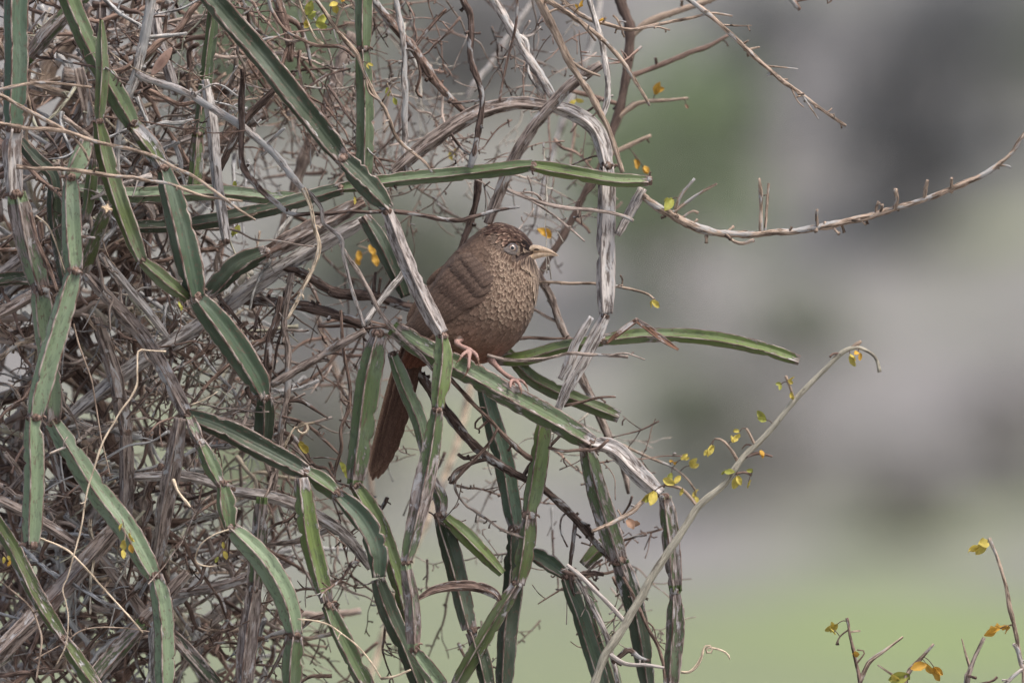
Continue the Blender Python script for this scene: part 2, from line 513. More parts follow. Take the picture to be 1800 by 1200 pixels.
def vine_segment(mb, pts, rad, col, wood, rot, taper=(0.80, 0.80), wing=1.0):
    n = max(10, int(plen(pts) / 0.0022))
    q = spline(np.column_stack((pts, rad)), n)
    p, r = q[:, :3].copy(), q[:, 3]
    L = plen(p)
    p[:, 0] += 0.0008 * n1(n, L / 0.03); p[:, 2] += 0.0008 * n1(n, L / 0.03)
    s = np.linspace(0, 1, n)
    def env(e, k):
        x = np.clip(e * L / (0.016), 0, 1)
        return k + (1 - k) * (x * x * (3 - 2 * x))
    r = r * env(s, taper[0]) * env(1 - s, taper[1])
    t, N, B = frames(p)
    m = len(PROF)
    tw = rot + R(14) * n1(n, L / 0.09)
    # each wing has its own worn outline
    wl = []
    for k in range(4):
        w = 1 + 0.03 * n1(n, L / 0.02) + 0.035 * n1(n, L / 0.004)
        for _ in range(rng.integers(0, 2 + int(L / 0.05))):
            c = rng.uniform(0, 1); w -= rng.uniform(0.05, 0.28) * np.exp(-((s - c) * L / rng.uniform(0.0012, 0.004)) ** 2)
        wl.append(np.clip(w, 0.62, 1.15))
    core = 1 + 0.06 * n1(n, L / 0.02)
    V = np.zeros((n, m, 3)); LC = np.zeros((n, m, 3)); RG = np.zeros((n, m))
    sl = np.r_[0, np.cumsum(np.linalg.norm(np.diff(p, axis=0), axis=1))]
    sd = rng.uniform(0, 60)
    for j, (qd, a, pr, rg) in enumerate(PROF):
        k = 0.42 + (pr - 0.42) * wing
        rr = r * (core * (0.42 + 0.28 * (1 - wing)) + (k - 0.42) * (1 + (wl[qd] - 1) * 2.2))
        ang = a + tw
        V[:, j] = p + (rr * np.cos(ang))[:, None] * N + (rr * np.sin(ang))[:, None] * B
        LC[:, j] = np.stack((rr * math.cos(a) + sd, rr * math.sin(a), sl + sd), 1)
        RG[:, j] = rg
    f = []
    for i in range(n - 1):
        for j in range(m):
            j2 = (j + 1) % m
            f.append((i * m + j, i * m + j2, (i + 1) * m + j2, (i + 1) * m + j))
    f.append(tuple(range(m - 1, -1, -1))); f.append(tuple((n - 1) * m + j for j in range(m)))
    wd = np.clip(wood + 0.22 * n1(n, L / 0.03), 0, 1)
    wd = wd + 0.35 * np.exp(-(s * L / 0.007) ** 2) + 0.35 * np.exp(-((1 - s) * L / 0.007) ** 2)
    mb.add(V.reshape(-1, 3), f, col, RG.ravel(), np.repeat(wd, m), LC.reshape(-1, 3))

def node_knob(mb, c, r, axis):
    """corky lump where two segments join, with a leaf scar"""
    axis = axis / (np.linalg.norm(axis) + 1e-9)
    n = 7
    p = c + np.linspace(-1, 1, n)[:, None] * axis * r * 0.42
    rr = r * np.array((0.50, 0.62, 0.70, 0.74, 0.70, 0.62, 0.50))
    tube(mb, p, rr, BROWN * rng.uniform(0.8, 1.3), 14, 0.16, 0.14, 1.05)
    if rng.random() < 0.45: return
    side = np.cross(axis, (0, 1, 0)); side /= np.linalg.norm(side) + 1e-9
    sg = rng.choice((-1, 1))
    q = spline([c + side * sg * r * 0.5, c + side * sg * r * 1.05 + np.array((0, -0.001, 0.0008)), c + side * sg * r * 1.25 + axis * r * 0.2], 5)
    tube(mb, q, r * np.array((0.22, 0.17, 0.15, 0.13, 0.08)), BROWN, 7, 0.15)

def to_ground(pts, w):
    """carry a stem that leaves the frame at the bottom on down to the soil"""
    a = np.asarray(pts[-1]); b = np.asarray(pts[-2])
    t = (a - b) / (np.linalg.norm(a - b) + 1e-9)
    h = a[2]
    e = np.array((a[0] + t[0] * h * 0.25 + rng.uniform(-.06, .06), a[1] + rng.uniform(0.0, 0.12), -0.02))
    m = a * 0.5 + e * 0.5 + np.array((t[0] * 0.08, 0.01, 0))
    return [a, a * 0.75 + m * 0.25 + t * 0.02, m, e]

def vine(label, d, segs, name='succulent_vine', group=None, cat='vine', ground=False, start_knob=False, end_knob=False, wing=1.0):
    d = np.atleast_1d(d).astype(float)
    if len(d) == 1: d = np.repeat(d, len(segs) + 1)
    if len(d) != len(segs) + 1: d = np.interp(np.linspace(0, 1, len(segs) + 1), np.linspace(0, 1, len(d)), d)
    world = []
    for i, (col, wood, rot, px) in enumerate(segs):
        a = np.asarray(px, float)
        L = np.r_[0, np.cumsum(np.hypot(*np.diff(a[:, :2], axis=0).T))]
        dd = d[i] + (d[i + 1] - d[i]) * L / L[-1]
        world.append((col, wood, R(rot), np.array([P(x, y, e) for (x, y), e in zip(a[:, :2], dd)]), a[:, 2] / 2 * S * 0.94 / max(0.72, abs(math.cos(R(rot))))))
    if ground:
        col, wood, rot, p, r = world[-1]
        g = to_ground(list(p), r)
        world.append((col, min(1, wood + 0.3), rot, np.array(g), np.array((r[-1], r[-1], r[-1] * 1.05, r[-1] * 1.1))))
    base = world[0][3][0] if not ground else world[-1][3][-1]
    root = empty(name, base)
    tag(root, label, cat, group)
    for i, (col, wood, rot, p, r) in enumerate(world):
        mb = MB()
        vine_segment(mb, p, r, col, wood, rot, wing=wing)
        mb.build('stem_segment', VINE, root, base)
        if i or start_knob:
            k = MB(); node_knob(k, p[0], r[0] * 0.92, p[1] - p[0]); k.build('node', BARK, root, base)
        if end_knob and i == len(world) - 1:
            k = MB(); node_knob(k, p[-1], r[-1] * 0.95, p[-1] - p[-2]); k.build('node', BARK, root, base)
    return root

def spurs(mb, p, r, col, density, big=1.0):
    """short knobby side shoots growing out of the bark"""
    t, N, B = frames(p)
    L = plen(p)
    for _ in range(rng.poisson(L * density)):
        i = rng.integers(1, len(p) - 1)
        a = rng.uniform(0, 6.28)
        o = math.cos(a) * N[i] + math.sin(a) * B[i]
        o = o * 0.85 + t[i] * rng.uniform(-0.2, 0.6)
        l = rng.uniform(0.003, 0.0085) * big
        q = spline([p[i], p[i] + o * l * 0.6 + rng.normal(0, 0.0006, 3), p[i] + o * l + rng.normal(0, 0.001, 3)], 5)
        rr = max(0.0007, min(r[i] * 0.5, 0.0016))
        tube(mb, q, rr * np.array((1.1, 0.8, 1.0, 0.8, 1.15)), col * rng.uniform(0.55, 1.0), 6, 0.25)

def stem_px(px, d, wob=0.9):
    a = np.asarray(px, float)
    L = np.r_[0, np.cumsum(np.hypot(*np.diff(a[:, :2], axis=0).T))]
    d = np.atleast_1d(d).astype(float)
    dd = np.interp(L / L[-1], np.linspace(0, 1, len(d)), d)
    p = np.array([P(x, y, e) for (x, y), e in zip(a[:, :2], dd)])
    return np.column_stack((p, a[:, 2] / 2 * S))

def stem_mesh(mb, q, col, knob=0.16, spur=0.0, k=9, flute=0.0, lichen=1.0, wob=0.0009, big=1.0):
    n = max(8, int(plen(q) / 0.0032))
    s = spline(q, n)
    p, r = s[:, :3].copy(), s[:, 3]
    L = plen(p)
    for c in range(3): p[:, c] += wob * n1(n, L / 0.014)
    tube(mb, p, r, col, k, knob, flute, lichen)
    if spur: spurs(mb, p, r, col, spur, big)
    return p, r

def leaf_mesh(mb, c, size, col, direc=None, fold=0.5):
    """small folded, slightly curled leaflet"""
    dv = np.array(direc if direc is not None else rng.normal(0, 1, 3), float); dv /= np.linalg.norm(dv)
    sv = np.cross(dv, rng.normal(0, 1, 3) + np.array((0, 2.0, 0))); sv /= np.linalg.norm(sv)
    nv = np.cross(dv, sv)
    nu, nw = 7, 5
    v = []; lc = []
    curl = rng.uniform(-0.7, 0.9)
    for i in range(nu):
        t = i / (nu - 1)
        w = size * 0.30 * (math.sin(math.pi * min(1, t * 0.92 + 0.06)) ** 0.75)
        for j in range(nw):
            u = (j / (nw - 1) - 0.5) * 2
            z = abs(u) * w * fold + curl * size * 0.4 * t * t + rng.normal(0, size * 0.045)
            v.append(c + dv * size * t + sv * u * w + nv * z)
            lc.append((u * w + 3, t * size, size * 40))
    f = [(i * nw + j, i * nw + j + 1, (i + 1) * nw + j + 1, (i + 1) * nw + j) for i in range(nu - 1) for j in range(nw - 1)]
    cc = np.array(col) * np.ones((nu * nw, 1)) * rng.uniform(0.85, 1.12, (nu * nw, 1))
    mb.add(np.array(v), f, cc, 0, 0, np.array(lc))

YEL = lin(214, 196, 100); ORA = lin(214, 168, 72); LIM = lin(180, 182, 92); DRY = lin(178, 144, 120)
LEAFCOL = {'y': YEL, 'o': ORA, 'l': LIM, 'd': DRY}

def branch(label, d, px, col=GREYB, spur=30, name='dry_branch', cat='branch', group=None, sides=(), leaves=(), knob=0.16,
           flute=0.0, lichen=1.0, ground=False, k=9, wob=0.0009, mat=None, big=1.0, thin=1.0):
    px = [(a_, b_, c_ * thin) for a_, b_, c_ in px]
    q = stem_px(px, d)
    if ground:
        g = np.array(to_ground(list(q[:, :3]), q[-1, 3]))
        q = np.vstack((q, np.column_stack((g[1:], np.full(3, q[-1, 3]) * np.array((1, 1.1, 1.25))))))
    base = q[-1, :3] if ground else q[0, :3]
    mb = MB()
    p, r = stem_mesh(mb, q, col, knob, spur, k, flute, lichen, wob, big)
    if not sides and not leaves:
        return tag(mb.build(name, mat or BARK, None, base), label, cat, group)
    root = empty(name, base)
    tag(root, label, cat, group)
    mb.build('main_stem', mat or BARK, root, base)
    def near(x, y):
        w = P(x, y, 0)
        i = int(np.argmin((p[:, 0] - w[0]) ** 2 + (p[:, 2] - w[2]) ** 2))
        return p[i]
    allp = [p]
    for s in sides:
        spx = s[0]; sc = s[1] if len(s) > 1 else col; ss = s[2] if len(s) > 2 else 25
        y0 = near(*spx[0][:2])
        dd = y0[1] + np.linspace(0, rng.uniform(-0.012, 0.006), len(spx))
        qq = stem_px(spx, 0)
        for i, e in enumerate(dd):
            qq[i, :3] = P(spx[i][0], spx[i][1], e)
        qq[0, :3] = y0
        m2 = MB(); sp, _ = stem_mesh(m2, qq, sc, knob, ss, 8, 0, lichen, wob * 0.7)
        allp.append(sp)
        m2.build('side_twig', mat or BARK, root, base)
    p = np.vstack(allp)
    for (x, y, size, cc) in leaves:
        a = near(x, y)
        c = P(x, y, a[1] - 0.002)
        m2 = MB()
        tgt = a - c
        # short stalk from the wood to the leaflet
        if np.linalg.norm(tgt) < 0.03:
            tube(m2, spline([a, (a + c) / 2 + np.array((0, 0, 0.0015)), c], 6), np.full(6, 0.0004), BROWN, 5)
        nl = 2
        for q_ in range(nl):
            dr = np.array((-tgt[0], rng.uniform(-.004, .004), -tgt[2])) + rng.normal(0, 0.004, 3) - np.array((0, 0, 0.002))
            leaf_mesh(m2, c + rng.normal(0, 0.0008, 3) * q_, size * S * rng.uniform(0.8, 1.25), LEAFCOL[cc] * rng.uniform(0.8, 1.1), dr)
        m2.build('leaf', LEAF, root, base)
    return root

def coil(px0, turns, r0, r1, d, w, start=0.0, sx=1):
    """points of a curled tendril tip (pixels)"""
    out = []
    for i in range(int(turns * 12) + 1):
        t = i / (turns * 12); a = start + sx * t * turns * 2 * math.pi; r = r0 + (r1 - r0) * t
        out.append((px0[0] + r * math.cos(a), px0[1] + r * math.sin(a), w))
    return out

# ------------------------------------------------------------------ the four-winged succulent vines, traced stem by stem
vine('thick teal-green winged stem crusted with grey lichen halfway, hanging on in pale green', (-0.05, -0.05, -0.045, -0.03, 0.0, -0.03, -0.04), [
    (BLUE, 0.10, 18, [(32, -160, 46), (30, -20, 48), (29, 100, 47), (24, 225, 44)]),
    (SILVER, 0.92, 20, [(24, 225, 42), (21, 262, 36), (28, 340, 40)]),
    (PALE, 0.56, 10, [(28, 340, 44), (48, 430, 46), (72, 508, 46)]),
    (PALE, 0.35, 25, [(72, 508, 42), (78, 580, 42), (90, 660, 40), (94, 742, 36)]),
    (PALE, 0.14, 12, [(94, 742, 38), (160, 845, 44), (215, 920, 46), (272, 1012, 42)]),
    (PALE, 0.22, 8, [(272, 1012, 36), (284, 1065, 40), (289, 1130, 40), (291, 1210, 40)]),
], ground=True)
vine('palest green winged stem of four segments hanging free to a blunt brown end', (-0.07, -0.075, -0.085, -0.085), [
    (PALE, 0.20, 30, [(152, 246, 30), (140, 280, 36), (126, 312, 38)]),
    (PALE, 0.06, 22, [(126, 312, 36), (127, 400, 40), (131, 476, 40)]),
    (PALE, 0.10, 16, [(131, 476, 38), (105, 570, 45), (80, 650, 45), (60, 733, 40)]),
    (PALE, 0.04, 22, [(60, 733, 36), (61, 840, 39), (55, 958, 36)]),
], end_knob=True)
vine('long dark teal stem slanting down to a short dark segment above the white-ridged stem', (-0.03, -0.035, -0.04, -0.045, -0.03, 0.0), [
    (MID, 0.12, 14, [(85, -90, 34), (121, 0, 36), (170, 105, 40), (234, 220, 38)]),
    (OLIVE, 0.40, 20, [(234, 220, 36), (262, 255, 38), (287, 296, 34)]),
    (TEAL, 0.02, 20, [(287, 296, 34), (322, 420, 54), (345, 522, 46)]),
    (TEAL, 0.03, 16, [(345, 522, 40), (400, 588, 54), (445, 655, 50), (466, 697, 42)]),
    (DARK, 0.15, 10, [(466, 697, 36), (466, 730, 38), (462, 790, 34)]),
])
vine('olive green stem with reddish ridges and pointed top, joining the dark teal stem', (-0.065, -0.065, -0.06, -0.045), [
    (OLIVE, 0.12, 4, [(177, 34, 9), (178, 80, 22), (179, 130, 25), (174, 213, 22)]),
    (OLIVE, 0.16, 28, [(174, 213, 24), (188, 285, 34), (215, 370, 36), (250, 457, 30)]),
    (OLIVE, 0.18, 5, [(250, 457, 26), (288, 492, 32), (330, 526, 24)]),
], start_knob=True)
STUB = vine('short olive stub with a pale star-shaped cut face, leaning between two hanging stems', (-0.085, -0.015), [
    (OLIVE, 0.35, 10, [(188, 366, 26), (170, 415, 28), (150, 475, 26)]),
])
def cut_face():
    a, b = P(188, 366, -0.085), P(170, 415, -0.055)
    ax = (a - b) / np.linalg.norm(a - b)
    s1 = np.cross(ax, (0, 0, 1.0)); s1 /= np.linalg.norm(s1); s2 = np.cross(s1, ax)
    r = 10 * S
    ring = [a + ax * 0.0006 + r * (0.25 + 0.75 * pr) * rng.uniform(0.93, 1.04) * (s1 * math.cos(an + 0.3) + s2 * math.sin(an + 0.3)) for _, an, pr, _ in PROF]
    back = [q - ax * 0.002 for q in ring]
    n = len(ring)
    mb = MB(); mb.smooth = False
    mb.add(np.array(ring + back + [a + ax * 0.0002]), [(i, (i + 1) % n, 2 * n) for i in range(n)] + [(i, i + n, (i + 1) % n + n, (i + 1) % n) for i in range(n)], lin(186, 166, 140))
    o = mb.build('cut_face', BARK, STUB, np.array(STUB.location))
    o['label'] = 'pale dry star-shaped cut face'
cut_face()
vine('thick dark slanting stem continuing as a weathered grey stem across the bird\'s wing',
     (-0.06, -0.055, -0.055, -0.05, -0.055, -0.05, -0.04, -0.02), [
    (DARK, 0.18, 24, [(290, -110, 44), (371, -5, 46), (470, 112, 48), (540, 200, 47), (602, 277, 44)]),
    (DARK, 0.34, 18, [(602, 277, 42), (640, 318, 46), (666, 348, 38), (684, 370, 26)]),
    (GREY, 0.95, 6, [(680, 372, 30), (705, 440, 32), (745, 530, 32), (777, 588, 32)]),
    (BRIGHT, 0.34, 14, [(778, 590, 30), (778, 640, 36), (768, 718, 30)]),
    (MID, 0.46, 8, [(768, 720, 28), (756, 800, 36), (738, 880, 38), (713, 987, 26)]),
    (PALE, 0.62, 4, [(713, 989, 24), (724, 1060, 30), (727, 1140, 30)]),
    (PALE, 0.35, 20, [(727, 1140, 30), (752, 1175, 34), (780, 1215, 34)]),
], ground=True)
vine('straight grey-green stem running level behind the hanging fibrous stem', 0.03, [
    (PALE, 0.22, 12, [(120, 332, 28), (230, 342, 30), (400, 340, 30), (545, 352, 26)]),
])
vine('long arching stem passing over the bird\'s head, dark first, bright green at its blunt tip', (0.005, 0.0, -0.01, -0.012), [
    (DARK, 0.25, 16, [(205, 398, 24), (340, 392, 28), (470, 368, 28), (600, 331, 28)]),
    (MID, 0.14, 12, [(600, 331, 26), (700, 316, 27), (820, 304, 27), (938, 292, 27)]),
    (BRIGHT, 0.18, 20, [(938, 292, 27), (1020, 306, 27), (1080, 316, 26), (1142, 318, 25)]),
], end_knob=True)
vine('dark green stem that dries to a shrivelled brown blade below the arching stem', (0.035, 0.03, 0.03), [
    (DARK, 0.12, 25, [(362, 522, 34), (415, 470, 42), (470, 443, 32)]),
    (BROWN, 1.0, 30, [(470, 443, 30), (540, 405, 34), (640, 352, 24)]),
])
vine('pink-grey corky stem forking at a knot into dark and green white-ridged stems', (0.005, -0.025, -0.03, -0.035, -0.035), [
    (GREYB, 0.92, 12, [(150, 478, 22), (200, 535, 26), (265, 610, 28), (328, 728, 30)]),
    (DARK, 0.34, 22, [(330, 730, 30), (390, 752, 42), (455, 785, 46), (538, 828, 38)]),
    (MID, 0.2, 14, [(538, 828, 32), (565, 846, 36), (592, 867, 34)]),
    (TEAL, 0.10, 22, [(592, 867, 32), (635, 910, 46), (662, 960, 46), (668, 1016, 36)]),
], )
vine('dark green stem hanging from a joint behind the pale woody strip near the forked twig', (-0.02, -0.005), [
    (DARK, 0.12, 14, [(664, 1016, 34), (684, 1072, 38), (714, 1140, 34), (742, 1215, 30)]),
], ground=True)
vine('mid-green knuckled stem of plump segments curving down from the corky knot', (-0.03, -0.045, -0.05, -0.05, -0.045), [
    (PALE, 0.45, 18, [(334, 735, 26), (345, 762, 28), (352, 778, 24)]),
    (MID, 0.18, 15, [(352, 778, 28), (372, 818, 34), (390, 850, 28)]),
    (MID, 0.10, 24, [(390, 850, 28), (398, 888, 40), (405, 928, 32)]),
    (PALE, 0.08, 16, [(405, 928, 32), (462, 985, 46), (500, 1050, 44), (518, 1116, 34)]),
    (MID, 0.12, 6, [(518, 1116, 36), (514, 1165, 40), (512, 1215, 38)]),
], ground=True)
vine('pinkish corky stem hanging straight from the knot among the brown twigs', (-0.03, 0.0), [
    (GREYB, 0.88, 10, [(318, 735, 30), (298, 850, 36), (285, 930, 32), (272, 995, 26)]),
])
vine('wide scabbed green stem with pink ridges hanging beside the bird\'s tail', (-0.03, -0.02, 0.01), [
    (MID, 0.42, 20, [(664, 586, 36), (652, 650, 46), (640, 730, 46), (622, 852, 36)]),
    (BRIGHT, 0.34, 26, [(622, 852, 30), (662, 915, 34), (690, 985, 32), (712, 1060, 30), (730, 1140, 26)]),
], start_knob=True)
PERCH = vine('sturdy green stem with cream ridges that the bird grips, whitened beyond its joint',
     (-0.034, 0.008, -0.004, 0.0, 0.01, 0.02), [
    (MID, 0.34, 14, [(690, 577, 36), (745, 612, 44), (800, 641, 44), (900, 697, 44), (980, 740, 44), (1040, 778, 40)]),
    (SILVER, 0.96, 14, [(1040, 776, 34), (1082, 790, 36), (1118, 828, 36), (1160, 868, 32)]),
    (MID, 0.58, 14, [(1168, 872, 30), (1176, 930, 34), (1186, 1038, 30)]),
    (MID, 0.38, 18, [(1186, 1038, 28), (1186, 1110, 34), (1179, 1210, 32)]),
], ground=True)
vine('mottled dark green stem hanging from the perch stem\'s far joint', (0.02, 0.03, 0.035), [
    (MID, 0.40, 8, [(1030, 782, 32), (1052, 870, 40), (1090, 985, 40)]),
    (DARK, 0.40, 14, [(1090, 985, 38), (1116, 1070, 38), (1142, 1215, 30)]),
], ground=True)
vine('slim green stem hanging in front of the bird\'s tail to a corky joint', -0.025, [
    (MID, 0.25, 6, [(690, 622, 26), (712, 680, 30), (738, 745, 30), (746, 800, 20)]),
], start_knob=True)
vine('yellow-green stem hanging under the perch, bending at a woody joint towards the ground', (0.03, 0.02, 0.02, 0.03), [
    (BRIGHT, 0.22, 22, [(957, 742, 34), (944, 830, 36), (930, 905, 34)]),
    (OLIVE, 0.45, 12, [(930, 905, 34), (924, 965, 36), (912, 1026, 32)]),
    (OLIVE, 0.52, 8, [(908, 1026, 28), (868, 1092, 30), (800, 1210, 30)]),
], ground=True)
vine('bluish green straight stem hanging behind the perch and the forked twigs', (0.06, 0.06, 0.055), [
    (BLUE, 0.12, 16, [(846, 672, 30), (866, 740, 36), (888, 820, 38), (906, 930, 34)]),
    (DARK, 0.22, 20, [(906, 930, 34), (899, 1050, 38), (884, 1215, 34)]),
], ground=True)
vine('dark green stem hanging straight in two pieces beside the flaky woody stem', (0.035, 0.03, 0.03, 0.03), [
    (MID, 0.62, 12, [(760, 842, 24), (776, 880, 28), (774, 905, 26)]),
    (DARK, 0.15, 16, [(774, 905, 34), (800, 990, 38), (826, 1105, 34)]),
    (DARK, 0.34, 10, [(830, 1108, 30), (848, 1155, 32), (862, 1215, 32)]),
], ground=True)
vine('bright green short stem slanting out between two dark hanging stems', 0.02, [
    (BRIGHT, 0.16, 20, [(786, 908, 24), (826, 946, 30), (882, 1008, 20)]),
])
vine('dark green bent stem under the tangled brown twigs, its joint above the tall grey shoot', (0.06, 0.05, 0.05), [
    (TEAL, 0.15, 24, [(928, 968, 26), (960, 985, 38), (992, 1010, 30)]),
    (TEAL, 0.18, 16, [(994, 1014, 30), (1024, 1090, 34), (1062, 1215, 32)]),
], ground=True)
vine('short green stem end crossing behind the mottled dark stem', 0.06, [
    (OLIVE, 0.25, 16, [(1024, 992, 24), (1045, 970, 28), (1092, 930, 22)]),
])
vine('pale thin green stem half hidden behind the bent dark stem', 0.08, [
    (PALE, 0.2, 16, [(1030, 1030, 20), (1052, 1100, 24), (1088, 1215, 24)]),
], ground=True)
vine('long green brown-ridged stem reaching out level beyond the post to a square cut end', (0.045, 0.03, 0.02), [
    (BRIGHT, 0.34, 14, [(872, 634, 22), (930, 628, 28), (985, 612, 28), (1060, 598, 28)]),
    (BRIGHT, 0.26, 16, [(1060, 598, 26), (1150, 588, 27), (1260, 596, 27), (1340, 612, 26), (1407, 633, 25)]),
])
vine('short green stem with a dark underside and ragged cut end below the long outreaching stem', (0.05, 0.04), [
    (OLIVE, 0.30, 18, [(880, 606, 20), (915, 645, 26), (945, 670, 28), (1010, 700, 28), (1088, 732, 27)]),
])
vine('green stem with a red-brown ridge hanging behind the fibrous grey stem', (0.05, 0.05, 0.05), [
    (MID, 0.22, 6, [(382, -60, 22), (376, 30, 26), (362, 130, 28), (349, 235, 26)]),
    (BRIGHT, 0.45, 10, [(349, 235, 26), (346, 300, 28), (340, 350, 26)]),
])
vine('upright green stem with one brown middle ridge behind the thick slanting stem', (0.02, 0.02, 0.03), [
    (MID, 0.08, 4, [(640, -140, 32), (640, -10, 33), (638, 84, 32)]),
    (MID, 0.08, 2, [(638, 86, 32), (641, 180, 34), (640, 320, 33)]),
])
vine('short green stem with scabbed ridges leaning out from behind the thick teal stem', (0.0, -0.01), [
    (MID, 0.38, 12, [(44, 105, 30), (90, 52, 32), (145, -2, 26), (200, -70, 26)]),
])
vine('dark blue-green bent stem half buried in dead leaves under the level twig', 0.01, [
    (DARK, 0.1, 20, [(36, 248, 22), (62, 280, 28), (92, 308, 26), (100, 350, 24)]),
])
vine('dull olive stem hanging in the shade behind the palest stem', 0.02, [
    (DARK, 0.35, 14, [(98, 300, 26), (95, 370, 30), (104, 440, 26), (120, 520, 26)]),
])
vine('small olive stem showing between the palest stem and the star-cut stub', 0.0, [
    (OLIVE, 0.25, 14, [(166, 280, 22), (158, 330, 24), (148, 385, 22)]),
])
vine('olive stem slanting across the lowest twigs from the outer edge', (-0.05, -0.055, -0.06), [
    (OLIVE, 0.32, 16, [(-30, 880, 26), (20, 960, 30), (62, 1040, 34), (111, 1122, 28)]),
    (OLIVE, 0.34, 12, [(111, 1122, 28), (140, 1168, 32), (172, 1215, 30)]),
], ground=True)
vine('green stem slanting up behind the low olive stem and ending in grey wood', (-0.01, 0.0), [
    (MID, 0.38, 22, [(150, 1215, 34), (205, 1145, 36), (252, 1092, 32)]),
    (GREYB, 0.95, 16, [(252, 1092, 30), (290, 1050, 28), (330, 1005, 24)]),
])
vine('thick grey-brown woody stem with green cracks slanting up through the low tangle', (0.0, 0.03), [
    (GREYB, 0.84, 14, [(-20, 1165, 36), (60, 1085, 38), (130, 1010, 38), (205, 925, 34)]),
])
vine('thin dark green stem with a pink ridge slanting below the plump mid-green stem', (-0.01, 0.0), [
    (DARK, 0.42, 16, [(296, 1105, 26), (340, 1155, 30), (392, 1215, 28)]),
], ground=True)
vine('scabbed pinkish stem hanging behind the plump mid-green stem', (0.0, -0.005), [
    (MID, 0.54, 12, [(462, 872, 28), (455, 950, 30), (446, 1035, 34)]),
    (GREYB, 0.84, 8, [(446, 1035, 34), (436, 1120, 38), (430, 1215, 36)]),
], ground=True)
vine('green scab-spotted stem hanging in two segments from the white-ridged joint', (-0.04, -0.035, -0.03), [
    (BRIGHT, 0.40, 24, [(528, 838, 30), (538, 900, 38), (556, 985, 38), (574, 1058, 30)]),
    (MID, 0.30, 20, [(576, 1064, 30), (604, 1122, 36), (652, 1215, 36)]),
], ground=True)
vine('dull green stem lying level behind the thick teal stem\'s joint', 0.03, [
    (DARK, 0.4, 20, [(-30, 500, 26), (30, 490, 28), (110, 498, 24)]),
])
vine('green shaded stem hanging from the knot beside the bird\'s nape', 0.03, [
    (DARK, 0.2, 10, [(640, 380, 30), (668, 425, 34), (700, 490, 28), (712, 520, 26)]),
])

# weathered, leafless old stems of the same vine
vine('big silvery ribbed log slanting up behind the dark teal stem', (0.06, 0.05), [
    (SILVER, 1.0, 16, [(120, 732, 30), (235, 645, 34), (330, 586, 34), (470, 486, 34), (560, 432, 32), (640, 388, 28)]),
], name='woody_stem', cat='dry stem', wing=0.6)
vine('pale woody arch curving over above the bird into a weathered upright post', (0.03, 0.02, 0.0, 0.0), [
    (GREYB, 0.97, 20, [(690, 305, 24), (750, 252, 30), (830, 202, 30), (905, 182, 28), (965, 186, 26)]),
    (SILVER, 0.98, 14, [(965, 186, 26), (1010, 200, 32), (1050, 232, 34), (1068, 292, 36)]),
    (SILVER, 0.97, 18, [(1068, 292, 38), (1064, 420, 40), (1066, 552, 36)]),
    (SILVER, 0.92, 10, [(1064, 556, 26), (1030, 625, 27), (1004, 672, 25), (982, 720, 18)]),
], name='woody_stem', cat='dry stem', wing=0.75)
vine('flaking whitish strip of bark hanging beside the post\'s lower joint', (-0.005, 0.0), [
    (SILVER, 0.97, 20, [(1040, 556, 14), (1014, 600, 18), (1000, 640, 20), (986, 668, 15)]),
], name='woody_stem', cat='dry stem', wing=0.7)
vine('ribbed grey-brown dead stem leaning across the woody arch', (0.0, 0.02), [
    (GREYB, 1.0, 12, [(1058, 112, 24), (1005, 148, 26), (950, 208, 26), (905, 276, 26), (878, 340, 26), (858, 392, 24)]),
], name='woody_stem', cat='dry stem', wing=0.5)
vine('fibrous pale grey stem hanging straight to a frayed brown cup', (0.0, -0.015), [
    (SILVER, 1.0, 16, [(362, 140, 22), (372, 210, 28), (380, 300, 26), (390, 370, 24), (398, 424, 24)]),
], name='woody_stem', cat='dry stem', end_knob=True, wing=0.35)
vine('grey ridged woody stem arching level behind the plump stem and under the white-ridged one', (0.04, 0.02, 0.01), [
    (GREY, 1.0, 16, [(235, 838, 20), (330, 838, 22), (410, 862, 24)]),
    (GREY, 1.0, 16, [(410, 862, 24), (485, 876, 26), (565, 912, 26), (612, 948, 24), (650, 1000, 18)]),
], name='woody_stem', cat='dry stem', wing=0.7)
vine('bluish grey split stem slanting between the star-cut stub and the corky stem', 0.03, [
    (SILVER, 1.0, 16, [(176, 446, 18), (225, 505, 20), (262, 550, 18), (295, 595, 14)]),
], name='woody_stem', cat='dry stem', wing=0.5)
vine('dull grey woody stem sagging at the outer edge below the thick teal stem', 0.01, [
    (GREYB, 1.0, 16, [(-30, 565, 26), (25, 538, 28), (70, 512, 24)]),
], name='woody_stem', cat='dry stem', wing=0.6)
vine('brown-grey upright woody stem deep in the tangle behind the pale curling tendril', 0.05, [
    (GREYB, 0.86, 16, [(170, 560, 28), (200, 660, 34), (222, 760, 34)]),
    (GREYB, 0.98, 16, [(222, 760, 32), (222, 850, 34), (215, 960, 30)]),
], name='woody_stem', cat='dry stem', wing=0.6)
vine('grey woody stem lying low behind the pale hanging tip', 0.0, [
    (GREYB, 0.97, 16, [(-20, 870, 22), (60, 910, 24), (130, 955, 24)]),
], name='woody_stem', cat='dry stem', wing=0.6)
vine('grey stem leaning deep in the lower tangle behind the low corky stem', 0.06, [
    (GREYB, 1.0, 12, [(160, 960, 26), (210, 1020, 28), (260, 1090, 26), (300, 1160, 24)]),
], name='woody_stem', cat='dry stem', wing=0.5)

